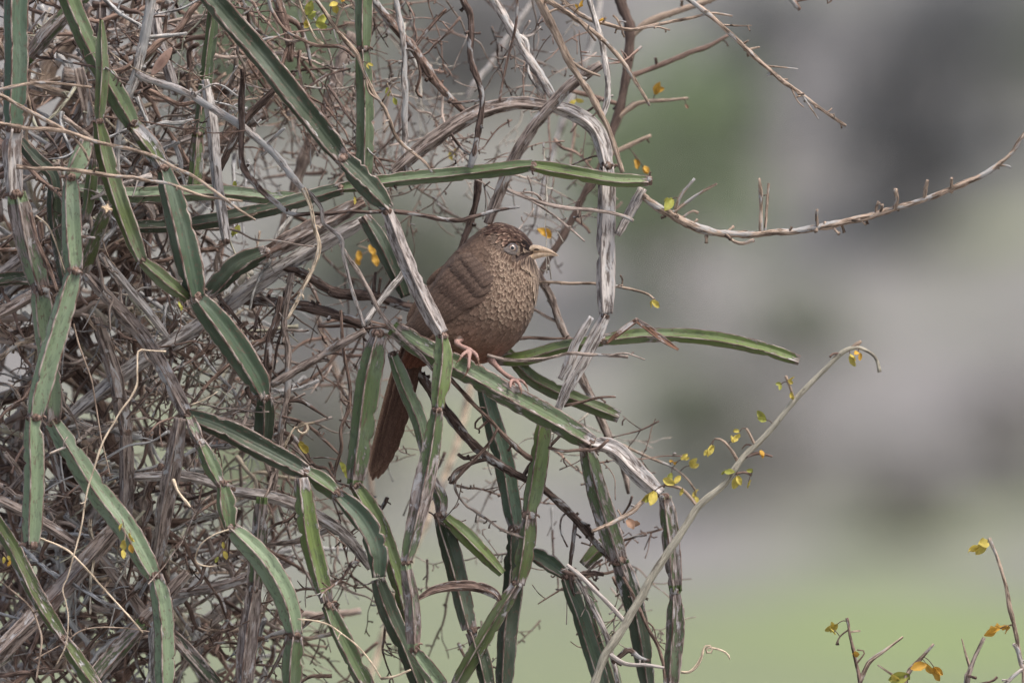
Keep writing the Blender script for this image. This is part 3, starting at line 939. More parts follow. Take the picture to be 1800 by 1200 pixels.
vine('red-brown dried flattened stalk bent over the outreaching green stem', 0.0, [
    (RUST, 1.0, 30, [(1064, 604, 8), (1082, 589, 12), (1104, 572, 13), (1118, 563, 12)]),
    (RUST, 1.0, 35, [(1118, 562, 13), (1138, 575, 15), (1166, 596, 14), (1192, 613, 7)]),
], name='woody_stem', cat='dry stem', wing=0.55)
vine('shrivelled brown stalk lying across the dark hanging stem', (-0.01, 0.0), [
    (BROWN, 1.0, 30, [(728, 1057, 10), (760, 1038, 16), (800, 1030, 18), (840, 1032, 18), (868, 1044, 18), (878, 1056, 10)]),
], name='woody_stem', cat='dry stem')

# more old cracked stems of the vine, deep in the outer thicket
def old_stems():
    wh = ('deep behind the outer hanging stems', 'low behind the corky stems', 'high behind the seed pod')
    for i in range(26):
        top = rng.random() < 0.25
        x = rng.uniform(-30, 300) if top else rng.uniform(-40, 400); y = rng.uniform(0, 420) if top else rng.uniform(380, 1220)
        a = rng.choice((rng.normal(0.75, 0.25), rng.normal(-0.7, 0.3), rng.normal(1.5, 0.25), rng.normal(2.4, 0.3)))
        L = rng.uniform(120, 330); w = rng.uniform(12, 26)
        b = rng.normal(0, 0.12)
        pts = [(x + math.cos(a + b * t) * L * t / 2, y + math.sin(a + b * t) * L * t / 2, w * (1 - 0.1 * t)) for t in (-1, -0.4, 0.25, 1)]
        cn, c = [('grey', GREY), ('grey-brown', GREYB), ('dark brown', DBROWN), ('brown', BROWN)][rng.integers(4)]
        d = rng.uniform(0.05, 0.2)
        where = wh[2] if top else wh[0] if x < 180 else wh[1]
        vine(f'cracked {cn} old vine stem {where}', (d, d + rng.normal(0, 0.04)), [(c * rng.uniform(0.8, 1.15), 1.0 if rng.random() < 0.75 else 0.62, rng.uniform(0, 40), pts)],
             name='woody_stem', cat='dry stem', group='old vine stems inside the thicket', wing=rng.uniform(0.4, 0.9))
old_stems()

# ------------------------------------------------------------------ bare branches, twigs, shoots and tendrils, traced one by one
branch('long bare branch curving out free and upwards with stubby spurs along its top', (0.0, 0.0), [(1124, 340, 13), (1180, 378, 14), (1262, 410, 14), (1330, 411, 13), (1430, 402, 12), (1560, 371, 11), (1700, 321, 10), (1762, 284, 8), (1800, 238, 7), (1840, 190, 6)],
       TAN, 75, leaves=[(1182, 350, 22, 'l')], lichen=1.12, knob=0.2, big=1.5,
       sides=[([(1183, 380, 8), (1196, 345, 7), (1222, 314, 6)],), ([(1195, 352, 6), (1230, 340, 6), (1260, 322, 5)],), ([(1204, 372, 5), (1218, 372, 4), (1228, 376, 5)],),
              ([(1335, 408, 8), (1339, 360, 6), (1338, 335, 8), (1336, 312, 5)],), ([(1338, 345, 5), (1350, 322, 5)],), ([(1268, 416, 6), (1298, 428, 6), (1326, 422, 6)],),
              ([(1433, 402, 7), (1435, 385, 6), (1436, 368, 6)],), ([(1575, 365, 8), (1577, 348, 7), (1574, 332, 8)],), ([(1624, 347, 7), (1627, 332, 8), (1630, 318, 5)],),
              ([(1672, 331, 6), (1673, 312, 5)],), ([(1754, 290, 6), (1770, 292, 5), (1776, 296, 4)],)])
branch('thin spiny twig slanting down to a free tip above the long curved branch', (0.0, 0.0), [(1150, -60, 9), (1205, -4, 9), (1268, 45, 9), (1350, 120, 8), (1420, 176, 7), (1487, 223, 5)],
       TAN, 90, sides=[([(1272, 38, 4), (1300, 46, 3), (1322, 46, 2)],), ([(1315, 84, 4), (1335, 83, 3)],), ([(1350, 115, 4), (1378, 119, 3), (1402, 121, 2)],), ([(1405, 164, 4), (1422, 186, 3), (1437, 208, 2)],), ([(1386, 150, 3), (1402, 178, 3), (1414, 190, 2)],), ([(1452, 197, 3), (1466, 201, 2)],)], lichen=1.1)
branch('thin level twig with yellow bud leaves crossing above the slanting spiny twig', (0.0, 0.0), [(985, 0, 8), (1020, 28, 8), (1062, 42, 7), (1112, 52, 7), (1190, 36, 6), (1247, 24, 5), (1288, 28, 3)],
       TAN, 30, leaves=[(1050, 38, 15, 'o'), (1016, 14, 9, 'o')], sides=[([(1112, 52, 4), (1150, 46, 4), (1178, 52, 3)],), ([(1095, 46, 5), (1085, 34, 4), (1078, 28, 4)],)])
branch('dark brown forked branch, slightly blurred, running down behind the woody post', (0.22, 0.2), [(1086, -60, 18), (1090, 0, 19), (1108, 50, 19), (1104, 105, 18), (1096, 160, 17), (1080, 220, 15), (1058, 285, 14), (1032, 336, 14), (992, 408, 13), (948, 482, 12)],
       DBROWN, 8, lichen=0.7,
       sides=[([(1110, 56, 12), (1140, 40, 12), (1190, 20, 12), (1250, 0, 10), (1300, -30, 8)], TAN, 26), ([(1106, 130, 11), (1140, 122, 10), (1175, 108, 10), (1215, 92, 10), (1246, 80, 9), (1280, 62, 6)], BROWN, 40),
              ([(1085, 200, 10), (1110, 190, 9), (1130, 180, 8), (1175, 176, 6), (1207, 172, 5)], TAN, 40), ([(1070, 270, 8), (1100, 258, 9), (1145, 238, 7)], TAN, 50), ([(1076, 170, 8), (1040, 168, 8), (1000, 160, 7)], BROWN, 20), ([(1010, 380, 7), (1030, 400, 6), (1036, 410, 5)], BROWN, 10)],
       leaves=[(1152, 166, 20, 'o'), (1120, 282, 18, 'o'), (1131, 294, 15, 'o'), (1206, 184, 10, 'd'), (968, 416, 24, 'o'), (1012, 174, 14, 'y')])
branch('smooth pinkish twig slanting down across the woody arch to the post', (-0.035, -0.03), [(925, -50, 13), (947, 0, 14), (975, 55, 14), (1000, 105, 13), (1030, 155, 12), (1053, 198, 11), (1072, 232, 9), (1096, 302, 8)],
       TAN, 10, sides=[([(1002, 100, 6), (1025, 122, 5), (1055, 134, 4)],), ([(958, 22, 5), (985, 14, 4), (1010, 8, 3)],), ([(1053, 198, 4), (1040, 206, 3), (1046, 200, 2)],)], lichen=0.9)
branch('whitish smooth twig winding down to the top of the post', (-0.01, -0.015), [(1020, -60, 11), (1036, 0, 11), (1046, 35, 10), (1058, 80, 10), (1068, 125, 11), (1068, 165, 11), (1060, 210, 9)],
       SILVER, 6, lichen=1.0)
branch('thin knotted twig slanting from the top down to a hooked tip by the orange leaf', (-0.045, -0.03), [(935, -40, 9), (962, 0, 9), (1008, 28, 9), (1050, 62, 8), (1090, 104, 8), (1115, 140, 7), (1130, 164, 6), (1141, 186, 4)],
       TAN, 34, leaves=[(1020, 12, 11, 'o')], sides=[([(1012, 30, 5), (1030, 52, 5), (1046, 72, 4)],)])
branch('mottled grey branch slanting down into the crown of the woody arch', (0.05, 0.03), [(840, -50, 17), (867, 0, 17), (900, 52, 17), (930, 105, 16), (972, 168, 15)],
       GREY, 12, lichen=1.12, sides=[([(902, 60, 9), (925, 70, 8), (930, 100, 7), (932, 130, 6), (955, 168, 6)], SILVER, 0), ([(905, 66, 6), (935, 62, 6), (950, 46, 4)],)])
branch('pale blurred stem slanting behind the mottled grey branch', (0.5, 0.5), [(960, -40, 12), (936, 4, 12), (896, 64, 11), (850, 128, 11), (818, 172, 11)], SILVER, 0, lichen=1.0)
branch('pale blurred upright stem far behind the woody post', (0.7, 0.7), [(1052, -40, 12), (1050, 20, 12), (1036, 80, 12), (1012, 150, 12), (985, 230, 12), (962, 310, 12), (945, 380, 11)], SILVER, 0, lichen=1.0)
branch('very thin brown hanging twig with a jointed tip above the arch', (-0.02, -0.02), [(906, -30, 5), (908, 20, 5), (905, 55, 5), (893, 105, 4), (882, 160, 5), (880, 178, 4)], BROWN, 8)
branch('knobby dark lichened twig hanging down across the woody arch', (-0.02, -0.015), [(800, -40, 11), (812, 0, 11), (826, 32, 12), (827, 100, 13), (836, 130, 11), (843, 150, 11), (848, 188, 11), (840, 238, 11), (832, 275, 13), (826, 296, 11)],
       DBROWN, 46, lichen=1.1, sides=[([(828, 270, 6), (815, 262, 6), (800, 245, 5), (795, 235, 4)],), ([(812, 176, 5), (800, 182, 5), (790, 178, 4)],)])
branch('brown rough branch slanting down to the near end of the arch', (0.05, 0.04), [(630, -40, 13), (660, 4, 14), (700, 58, 15), (726, 84, 15), (762, 140, 16), (790, 170, 13), (816, 198, 11)],
       BROWN, 26, lichen=1.05, sides=[([(728, 82, 7), (750, 55, 6), (785, 15, 6)],), ([(722, 88, 6), (738, 130, 5), (732, 160, 6), (742, 170, 5)],)])
branch('grey twig with white lichen bands hanging straight behind the upright green stem', (0.03, 0.03), [(690, -40, 10), (697, 0, 10), (706, 60, 11), (711, 120, 11), (712, 200, 11), (710, 270, 11), (716, 310, 9)], GREY, 26, lichen=1.2)
branch('thin beige twig zigzagging down in front of the upright green stem', (-0.04, -0.03), [(530, -40, 7), (556, 0, 7), (590, 50, 8), (625, 92, 8), (642, 136, 7), (668, 178, 7), (684, 212, 7), (702, 248, 7), (745, 286, 6), (760, 305, 4)],
       TAN, 28, leaves=[(646, 112, 10, 'y'), (590, 6, 20, 'y'), (602, 4, 14, 'o')], sides=[([(590, 50, 5), (600, 20, 5), (618, 10, 4)],), ([(640, 134, 4), (648, 162, 4), (670, 180, 4)],), ([(672, 180, 4), (690, 150, 3), (702, 146, 3)],)])
branch('pale beige twig hanging short from the top beside the yellow-green leaf', (-0.03, -0.02), [(515, -40, 5), (526, 0, 5), (540, 40, 5), (555, 66, 6), (570, 76, 5)], CREAM, 10, leaves=[(542, 28, 26, 'l'), (556, 40, 20, 'l'), (540, 44, 16, 'y')])
branch('thin brown twig looping under the yellow-green leaf', (-0.01, 0.0), [(468, -20, 6), (480, 20, 6), (500, 54, 6), (545, 76, 6), (600, 84, 6), (625, 100, 5)], BROWN, 28)
branch('stout brown branch, forked and slightly blurred, at the top behind the slanting stem', (0.12, 0.1), [(470, -60, 20), (490, 0, 20), (506, 60, 16), (512, 110, 10)], BROWN, 14, sides=[([(497, 20, 12), (525, 45, 10), (540, 80, 8), (545, 115, 6)],), ([(508, 70, 8), (496, 110, 7), (490, 135, 6)],)])
branch('thick blurred brown branch slanting behind the level twigs and the silvery log', (0.26, 0.28), [(620, 60, 20), (600, 108, 24), (576, 190, 25), (542, 262, 25), (520, 325, 20), (500, 395, 20), (465, 478, 18), (440, 560, 16)], GREYB, 6, lichen=0.9, sides=[([(575, 185, 12), (596, 190, 11), (622, 200, 9)],)])
branch('dark knotted branch slanting up to the thick stem from the fibrous stem', (0.02, 0.01), [(385, 300, 10), (400, 272, 13), (428, 222, 13), (452, 188, 13), (488, 152, 11), (520, 128, 8)], DBROWN, 30)
branch('grey branch with white bark stretching down from the pod to the hanging pale twig', (-0.02, -0.03), [(240, 128, 11), (257, 138, 14), (330, 166, 14), (400, 206, 14), (464, 254, 13), (505, 298, 13), (536, 336, 12)], GREY, 22, lichen=1.22,
       sides=[([(432, 232, 6), (420, 212, 5), (428, 196, 5)],), ([(470, 256, 6), (490, 234, 6), (500, 226, 4)],), ([(340, 168, 5), (380, 148, 4), (420, 172, 4)],)])
branch('cream-coloured spiny twig hanging from the curled bark to a feathery tip', (-0.045, -0.04), [(533, 330, 9), (546, 365, 8), (554, 400, 9), (561, 432, 8), (552, 468, 8), (534, 505, 8), (520, 535, 7), (507, 560, 5)], CREAM, 90, lichen=1.0, big=0.7)
branch('wavy dark knobbly twig curving under the level green stem', (-0.035, -0.03), [(428, 120, 9), (424, 175, 11), (425, 250, 10), (428, 295, 11), (450, 326, 11), (482, 354, 10), (514, 376, 9), (560, 376, 7), (620, 372, 7), (680, 372, 7)], DBROWN, 40, lichen=1.05)
branch('curling grey bark twig twisting down over the silvery log', (-0.04, -0.03), [(538, 334, 9), (550, 345, 8), (566, 368, 8), (568, 390, 8), (580, 402, 8), (598, 418, 8), (602, 450, 7), (614, 490, 7), (625, 530, 7), (640, 575, 7)], GREY, 22, lichen=1.0)
branch('thin straight grey twig crossing the light gap to the bird\'s rump', (-0.02, -0.045), [(596, 430, 7), (630, 480, 8), (660, 535, 8), (692, 580, 8), (740, 625, 7), (762, 650, 6)], GREYB, 16)
branch('dark stub-covered twig running level to the bird\'s crown from the joint', (-0.03, -0.03), [(692, 373, 8), (730, 378, 8), (758, 381, 8), (805, 389, 8), (834, 381, 7), (880, 370, 6), (912, 364, 4)], DBROWN, 18, lichen=1.1)
branch('thin dark twig stretching level from behind the arch stem past the post', (-0.03, -0.035), [(890, 335, 6), (930, 350, 7), (970, 361, 7), (1046, 371, 7), (1095, 380, 7), (1114, 387, 7)], GREYB, 16, lichen=1.0, sides=[([(930, 340, 4), (965, 372, 4), (1000, 400, 4), (1028, 425, 3)],), ([(912, 312, 4), (940, 340, 4), (960, 362, 4)],)])
branch('short grey broken piece leaning against the post under the green tip', (0.0, -0.005), [(1130, 332, 18), (1112, 366, 17), (1086, 412, 12)], GREY, 4, flute=0.15)
branch('dark branch with bark rings running level behind the silvery log towards the bird', (0.06, 0.04), [(430, 530, 15), (500, 532, 18), (545, 540, 19), (600, 556, 18), (640, 572, 14)], DBROWN, 26, lichen=1.0)
branch('gnarled dark branch stretching level to the bird\'s rump', (0.05, 0.03), [(500, 470, 12), (545, 488, 17), (590, 512, 18), (662, 522, 19), (715, 538, 17), (740, 548, 14)], DBROWN, 40, lichen=1.0, sides=[([(658, 515, 7), (658, 495, 6), (660, 478, 5)],), ([(664, 515, 5), (670, 490, 5)],), ([(590, 512, 8), (560, 498, 6), (548, 490, 6)],)])
branch('grey rod slanting up from the dark segment joint to the bark knot', (0.0, -0.01), [(478, 676, 13), (540, 640, 14), (600, 604, 14), (640, 582, 12)], GREYB, 16, lichen=1.0, sides=[([(545, 636, 6), (570, 632, 6), (580, 634, 5)],)])
branch('slim silver rod leaning behind the weathered stem at the bird\'s back', (0.0, 0.005), [(640, 570, 11), (668, 530, 12), (700, 492, 12), (712, 470, 9)], SILVER, 6)
branch('dark bumpy upright twig behind the teal stem\'s lower segment', (0.03, 0.02), [(492, 520, 12), (486, 560, 13), (474, 600, 14), (473, 650, 14), (474, 690, 11)], DBROWN, 60)
branch('grey bumpy upright twig with side shoots beside the dark bumpy one', (0.04, 0.03), [(512, 480, 11), (500, 560, 11), (505, 622, 12), (504, 690, 12), (496, 740, 11), (486, 810, 11), (478, 880, 10)], GREYB, 60, lichen=1.05,
       sides=[([(506, 634, 6), (530, 640, 5), (548, 630, 5)],), ([(503, 702, 6), (530, 704, 7), (556, 720, 5), (578, 734, 3)], DBROWN, 60), ([(508, 580, 5), (530, 582, 5), (543, 580, 4)],)])
branch('thin jointed twig hanging through the light gap beside the scabbed stem', (0.02, 0.02), [(598, 545, 6), (604, 620, 6), (614, 680, 6), (612, 720, 7), (600, 755, 7), (598, 790, 6), (590, 820, 6), (588, 850, 5)], BROWN, 30, leaves=[(540, 796, 24, 'y')], sides=[([(595, 800, 5), (560, 762, 6), (530, 742, 6), (495, 732, 6)],), ([(590, 806, 3), (570, 804, 3), (545, 806, 3)],)])
branch('pale blurred stem hanging far behind the perch and the tail tip', (0.85, 0.85), [(852, 560, 12), (838, 640, 13), (820, 710, 14), (800, 790, 14), (776, 850, 14), (730, 960, 13), (690, 1060, 13), (660, 1160, 13), (640, 1230, 13)], CREAM, 0, lichen=1.0, ground=True)
branch('blurred stem behind the light gap left of the scabbed stem', (0.7, 0.7), [(545, 520, 9), (565, 580, 10), (590, 650, 10), (612, 710, 10), (640, 790, 10), (660, 900, 9)], TAN, 0)
branch('dark forked branch slanting down from the tail past the hanging stems', (0.035, 0.045), [(728, 648, 15), (745, 670, 15), (784, 724, 17), (826, 775, 17), (866, 808, 17), (895, 826, 15), (922, 840, 13), (960, 862, 13), (1010, 912, 14), (1064, 970, 12), (1085, 1000, 9)],
       DBROWN, 44, lichen=1.05, sides=[([(862, 808, 9), (830, 812, 8), (800, 830, 8), (792, 850, 6)],), ([(846, 800, 5), (820, 806, 7), (806, 798, 6)],), ([(922, 838, 8), (935, 812, 7), (960, 790, 6), (990, 760, 6), (1000, 740, 5)],),
       ([(1010, 912, 8), (1006, 960, 8), (1003, 1000, 8), (1010, 1060, 7)],), ([(1002, 900, 4), (986, 910, 4), (985, 935, 3), (997, 962, 3)],), ([(1064, 966, 6), (1095, 950, 5), (1118, 942, 6), (1136, 938, 7)],), ([(1014, 908, 7), (1030, 920, 8), (1042, 940, 6)],)])
branch('slim twig with stub buds slanting under the perch from the scabbed hanging piece', (0.015, 0.03), [(790, 662, 7), (836, 714, 8), (862, 740, 7), (890, 770, 9), (922, 800, 10), (945, 812, 8)], BROWN, 36, sides=[([(884, 748, 6), (862, 776, 6), (836, 806, 6), (812, 830, 6), (796, 850, 5)],), ([(824, 772, 5), (838, 756, 4), (836, 742, 4), (848, 732, 3)],)])
branch('wispy thin twig with black buds dropping below the dark forked branch', (0.03, 0.02), [(802, 836, 6), (800, 860, 5), (816, 884, 5), (836, 896, 6), (860, 912, 5), (885, 930, 5), (924, 946, 4)], GREYB, 70)
branch('grey stick behind the bird\'s breast slanting down past the perch', (0.12, 0.16), [(936, 455, 12), (950, 490, 14), (968, 520, 14), (982, 560, 14), (1000, 605, 14), (1030, 680, 15), (1056, 735, 14), (1082, 790, 13), (1100, 840, 10), (1106, 868, 7)], GREYB, 12, sides=[([(985, 570, 6), (960, 556, 6), (935, 540, 5)],)])
branch('dark stick leaning behind the bird\'s crown', (0.08, 0.08), [(842, 300, 12), (838, 350, 13), (830, 385, 13), (815, 425, 12), (800, 460, 10)], DBROWN, 10)
branch('thin orange-brown twig reaching level from the breast past the post to a drooping leaf', (0.09, 0.06), [(925, 498, 5), (990, 497, 5), (1050, 500, 5), (1100, 507, 5), (1135, 516, 5), (1152, 528, 4)], TAN, 12, leaves=[(1148, 528, 15, 'y')], sides=[([(1095, 505, 3), (1094, 492, 3), (1090, 484, 4)],)])
branch('thin brown level twig crossing behind the bird\'s belly', (0.1, 0.1), [(850, 612, 6), (893, 600, 6), (930, 595, 6), (985, 594, 5), (1010, 596, 4)], BROWN, 12)
branch('thin dark twig running along the long outreaching green stem', (-0.015, -0.015), [(858, 626, 6), (895, 632, 7), (930, 633, 7), (975, 626, 6), (1010, 622, 6), (1075, 626, 5), (1105, 628, 5)], GREYB, 16, sides=[([(1070, 610, 4), (1100, 620, 3), (1134, 632, 3)],)])
branch('short twig crossing in front of the ragged cut stem', (0.01, 0.01), [(992, 712, 6), (1030, 705, 6), (1055, 698, 5), (1083, 695, 4)], BROWN, 20)
branch('short dark twig with a black bud under the perch\'s far joint', (0.0, -0.01), [(962, 788, 6), (990, 793, 6), (1020, 790, 6), (1050, 788, 6), (1070, 772, 5)], BROWN, 40)
branch('thin blurred twig with small yellow leaves beyond the whitened arch', (0.12, 0.14), [(1095, 780, 5), (1130, 800, 5), (1175, 818, 5), (1206, 840, 4), (1222, 860, 4)], TAN, 10, leaves=[(1183, 812, 12, 'o'), (1200, 806, 14, 'y'), (1212, 818, 16, 'y'), (1222, 872, 16, 'y'), (1180, 832, 14, 'l')])
branch('tall pale grey shoot rising past the hanging stems with wilted yellow leaflets', (-0.05, -0.02), [(1548, 652, 8), (1540, 632, 6), (1524, 618, 6), (1502, 611, 7), (1476, 624, 9), (1440, 660, 9), (1396, 704, 10), (1352, 760, 10), (1300, 812, 11), (1272, 850, 12), (1226, 895, 13), (1165, 985, 14), (1100, 1092, 15), (1044, 1205, 15)],
       lin(156, 152, 138), 10, name='leafy_shoot', cat='shoot', ground=True, knob=0.08, lichen=0.85,
       sides=[([(1228, 894, 6), (1212, 872, 6), (1196, 858, 6), (1170, 852, 6)], TAN, 30), ([(1300, 812, 6), (1285, 790, 6), (1270, 774, 5), (1258, 772, 4)], TAN, 20), ([(1326, 782, 5), (1318, 762, 5), (1312, 752, 5)], TAN, 20), ([(1310, 804, 7), (1330, 796, 6), (1345, 798, 5), (1358, 802, 4)], BROWN, 30), ([(1396, 702, 5), (1388, 680, 5), (1380, 662, 6)], TAN, 40), ([(1498, 612, 7), (1508, 604, 8), (1514, 598, 5)], TAN, 20),
              ([(1362, 745, 6), (1372, 736, 6)], DBROWN, 0), ([(1476, 622, 5), (1464, 622, 4), (1458, 628, 4)], BROWN, 10), ([(1325, 778, 3), (1312, 780, 3), (1304, 788, 2)], BROWN, 0), ([(1288, 832, 5), (1310, 830, 5), (1322, 836, 4)], BROWN, 20), ([(1100, 1090, 8), (1050, 1042, 8), (1020, 1012, 8), (996, 992, 6)], GREY, 24), ([(1072, 1145, 9), (1100, 1166, 8), (1140, 1168, 7), (1168, 1172, 5)], GREY, 10)],
       leaves=[(1385, 668, 12, 'y'), (1392, 690, 12, 'y'), (1372, 676, 10, 'l'), (1347, 738, 18, 'l'), (1300, 758, 15, 'y'), (1252, 782, 16, 'y'), (1244, 792, 13, 'y'), (1286, 776, 20, 'y'), (1338, 796, 13, 'o'), (1274, 830, 18, 'l'), (1296, 836, 20, 'y'), (1316, 846, 15, 'y'), (1322, 830, 11, 'l'), (1494, 622, 20, 'y'), (1508, 618, 12, 'o'), (1186, 850, 20, 'y'), (1200, 858, 14, 'y'), (1150, 864, 24, 'y'), (1140, 872, 16, 'l')])
branch('flaky dead twig with a torn dry leaf reaching the whitened arch\'s end', (-0.02, 0.0), [(1042, 932, 6), (1080, 918, 9), (1108, 900, 9), (1130, 880, 8), (1156, 866, 8)], TAN, 50, leaves=[(1104, 912, 22, 'd')])
branch('tangled brown twig ball of short shoots under the short green stem end', (0.02, 0.03), [(985, 1000, 7), (1010, 1008, 8), (1040, 1005, 8), (1062, 1008, 6)], DBROWN, 160, sides=[([(1030, 1006, 5), (1048, 990, 5), (1060, 982, 4)],), ([(1020, 1010, 5), (1040, 1024, 5), (1052, 1036, 4)],)])
branch('slim grey twig hanging behind the tall pale shoot to dry curled ends', (0.03, 0.02), [(1012, 1010, 8), (1030, 1045, 10), (1050, 1080, 11), (1068, 1120, 10), (1078, 1160, 9), (1086, 1210, 9)], GREY, 26, ground=True)
branch('slender dry twig slanting behind the mottled stem\'s lower piece', (0.0, 0.0), [(1094, 1012, 5), (1120, 1060, 6), (1140, 1105, 6), (1162, 1150, 6), (1168, 1210, 6)], BROWN, 24, ground=True)
branch('curly brown dead tuft at the foot of the mottled stem', (-0.01, -0.01), [(1075, 1165, 8), (1092, 1150, 10), (1104, 1142, 10), (1122, 1156, 8), (1140, 1162, 6)], DBROWN, 120)
# twigs of the low free-standing saplings
branch('bare thorn-tipped sapling with a drooping leaf and a small purple bud', (-0.02, -0.02), [(1487, 1084, 6), (1492, 1100, 5), (1500, 1142, 6), (1506, 1175, 7), (1514, 1215, 8)], BROWN, 24, name='sapling', cat='sapling', ground=True,
       sides=[([(1511, 1200, 8), (1530, 1162, 8), (1560, 1140, 6), (1588, 1120, 4)], TAN, 8), ([(1494, 1104, 3), (1478, 1115, 3), (1472, 1124, 3), (1471, 1132, 8)], DBROWN, 0), ([(1528, 1165, 4), (1520, 1145, 3), (1506, 1140, 3)], BROWN, 0), ([(1496, 1110, 3), (1506, 1108, 4), (1511, 1108, 4)], TAN, 0)],
       leaves=[(1472, 1096, 20, 'y'), (1462, 1106, 18, 'y'), (1500, 1150, 16, 'o')])
branch('short sapling with two bare prongs, a large yellow and an orange leaf', (-0.03, -0.03), [(1642, 1131, 5), (1620, 1156, 8), (1598, 1184, 9), (1588, 1215, 10)], TAN, 8, name='sapling', cat='sapling', ground=True,
       sides=[([(1588, 1200, 6), (1566, 1184, 5), (1543, 1168, 3)], TAN, 0)], leaves=[(1598, 1186, 30, 'l'), (1580, 1196, 24, 'y'), (1628, 1166, 26, 'o'), (1642, 1172, 24, 'o')])
branch('twin-pronged grey sapling without leaves beside the orange leaf', (0.01, 0.01), [(1729, 1118, 6), (1716, 1150, 8), (1706, 1180, 9), (1696, 1215, 10)], GREYB, 20, name='sapling', cat='sapling', ground=True,
       sides=[([(1703, 1178, 6), (1698, 1150, 4), (1692, 1122, 3)], TAN, 8), ([(1704, 1190, 5), (1716, 1190, 6)], BROWN, 0), ([(1730, 1215, 6), (1742, 1196, 5), (1752, 1188, 6)], BROWN, 60)])
branch('tallest slim sapling with a yellow leaf at its tip and an orange leaf lower down', (-0.01, -0.01), [(1740, 944, 7), (1746, 962, 6), (1756, 990, 6), (1768, 1030, 7), (1776, 1066, 9), (1786, 1112, 8), (1794, 1160, 8), (1800, 1215, 9)], TAN, 18, name='sapling', cat='sapling', ground=True,
       sides=[([(1796, 1172, 8), (1780, 1188, 8), (1764, 1204, 8)], GREY, 8), ([(1794, 1166, 7), (1788, 1140, 7), (1782, 1132, 6)], GREY, 20)], leaves=[(1734, 952, 28, 'y'), (1722, 960, 24, 'y'), (1772, 1100, 30, 'o'), (1758, 1104, 26, 'o')])
branch('curled dead seed stalk hanging in from the top edge above the free branches', (0.0, 0.0), [(1372, -50, 8), (1382, -12, 9), (1396, 4, 11), (1406, 16, 8)], BROWN, 40, sides=[([(1440, -30, 3), (1448, -4, 3), (1456, 8, 3), (1464, -4, 3)],)])

# thin foreground twigs and pale tendrils
branch('thin level twig crossing the thick teal stem near its top half', (-0.1, -0.09), [(-30, 160, 5), (0, 157, 6), (55, 147, 6), (110, 148, 5), (160, 153, 4)], TAN, 14, name='fine_twig', cat='twig')
branch('thin twig slanting down across the thick teal stem to a crossing point', (-0.1, -0.09), [(-20, 155, 6), (0, 168, 7), (40, 190, 7), (78, 208, 7), (120, 233, 6), (145, 262, 5), (156, 285, 4)], TAN, 14, name='fine_twig', cat='twig')
branch('long fine twig stretching from the teal stem to the level grey-green stem', (-0.1, -0.08), [(-20, 212, 6), (50, 226, 7), (120, 233, 7), (175, 250, 7), (250, 267, 6), (305, 294, 6), (350, 318, 6), (393, 350, 6), (448, 388, 4)], TAN, 10, name='fine_twig', cat='twig')
branch('straight fine twig lying level over the olive and dark teal stems', (-0.1, -0.08), [(30, 294, 8), (110, 298, 8), (200, 308, 7), (280, 320, 6), (350, 342, 5), (428, 355, 4)], TAN, 10, name='fine_twig', cat='twig')
branch('bent brown twig dropping past the scabby pale stem', (-0.08, -0.08), [(54, 372, 8), (60, 400, 8), (72, 440, 8), (88, 478, 8), (100, 512, 6)], BROWN, 26, name='fine_twig', cat='twig')
TEND = dict(name='tendril', cat='tendril', k=7, lichen=0.9, thin=0.62)
branch('long cream tendril bending down from the corky stem to a hooked end', (-0.09, -0.1), [(292, 618, 5), (262, 617, 4), (243, 618, 5), (241, 650, 5), (238, 681, 6), (205, 735, 5), (181, 778, 6), (162, 835, 5), (150, 880, 5), (140, 940, 5), (120, 1010, 4), (110, 1034, 4), (116, 1060, 4), (120, 1090, 4), (116, 1130, 4), (98, 1172, 4)], CREAM, 6, wob=0.0005, **TEND)
branch('straight whitish tendril slanting behind the long cream one', (-0.07, -0.05), [(68, 945, 5), (110, 962, 5), (132, 978, 6), (192, 1044, 5), (252, 1112, 5)], CREAM, 4, wob=0.0005, **TEND)
branch('thin brown tendril dropping from the palest stem behind the cream one', (-0.06, -0.05), [(128, 570, 6), (140, 610, 5), (160, 666, 5), (170, 720, 5), (178, 770, 4), (194, 836, 3)], TAN, 18, wob=0.0006, **TEND)
branch('forked cream tendril reaching from the plump stem\'s joint across the spotted stem', (-0.07, -0.05), [(524, 1088, 4), (555, 1091, 5), (584, 1100, 5), (625, 1132, 5), (650, 1160, 5), (670, 1192, 5)], CREAM, 14, wob=0.0005, sides=[([(668, 1190, 5), (695, 1188, 4), (722, 1176, 3)], CREAM, 0), ([(585, 1114, 3), (600, 1114, 3)], CREAM, 0)], **TEND)
branch('tendril ending in a round free coil at the foot of the far hanging stem', (0.0, 0.0), [(1197, 1180, 5), (1212, 1180, 5), (1226, 1168, 5), (1234, 1152, 5), (1236, 1140, 5)] + coil((1245, 1141), 1.25, 9, 4, 0, 4, math.pi, 1) + [(1262, 1140, 3), (1278, 1148, 3), (1283, 1158, 2)], CREAM, 0, wob=0.0002, **{**TEND, 'thin': 1.1})
branch('tiny white curled tendril hanging in the light gap by the dark segment', (0.0, 0.0), [(500, 785, 4), (512, 760, 4), (522, 748, 4)] + coil((532, 752), 1.0, 10, 9, 0, 4, math.pi, -1) + [(540, 744, 3), (553, 742, 3)], CREAM, 0, wob=0.0002, **{**TEND, 'thin': 1.1})
branch('brown arching tendril at the outer edge of the lowest twigs', (-0.07, -0.07), [(-20, 1010, 5), (10, 1028, 5), (54, 1068, 6), (68, 1100, 6), (73, 1130, 6), (64, 1195, 5)], TAN, 10, wob=0.0006, **TEND)
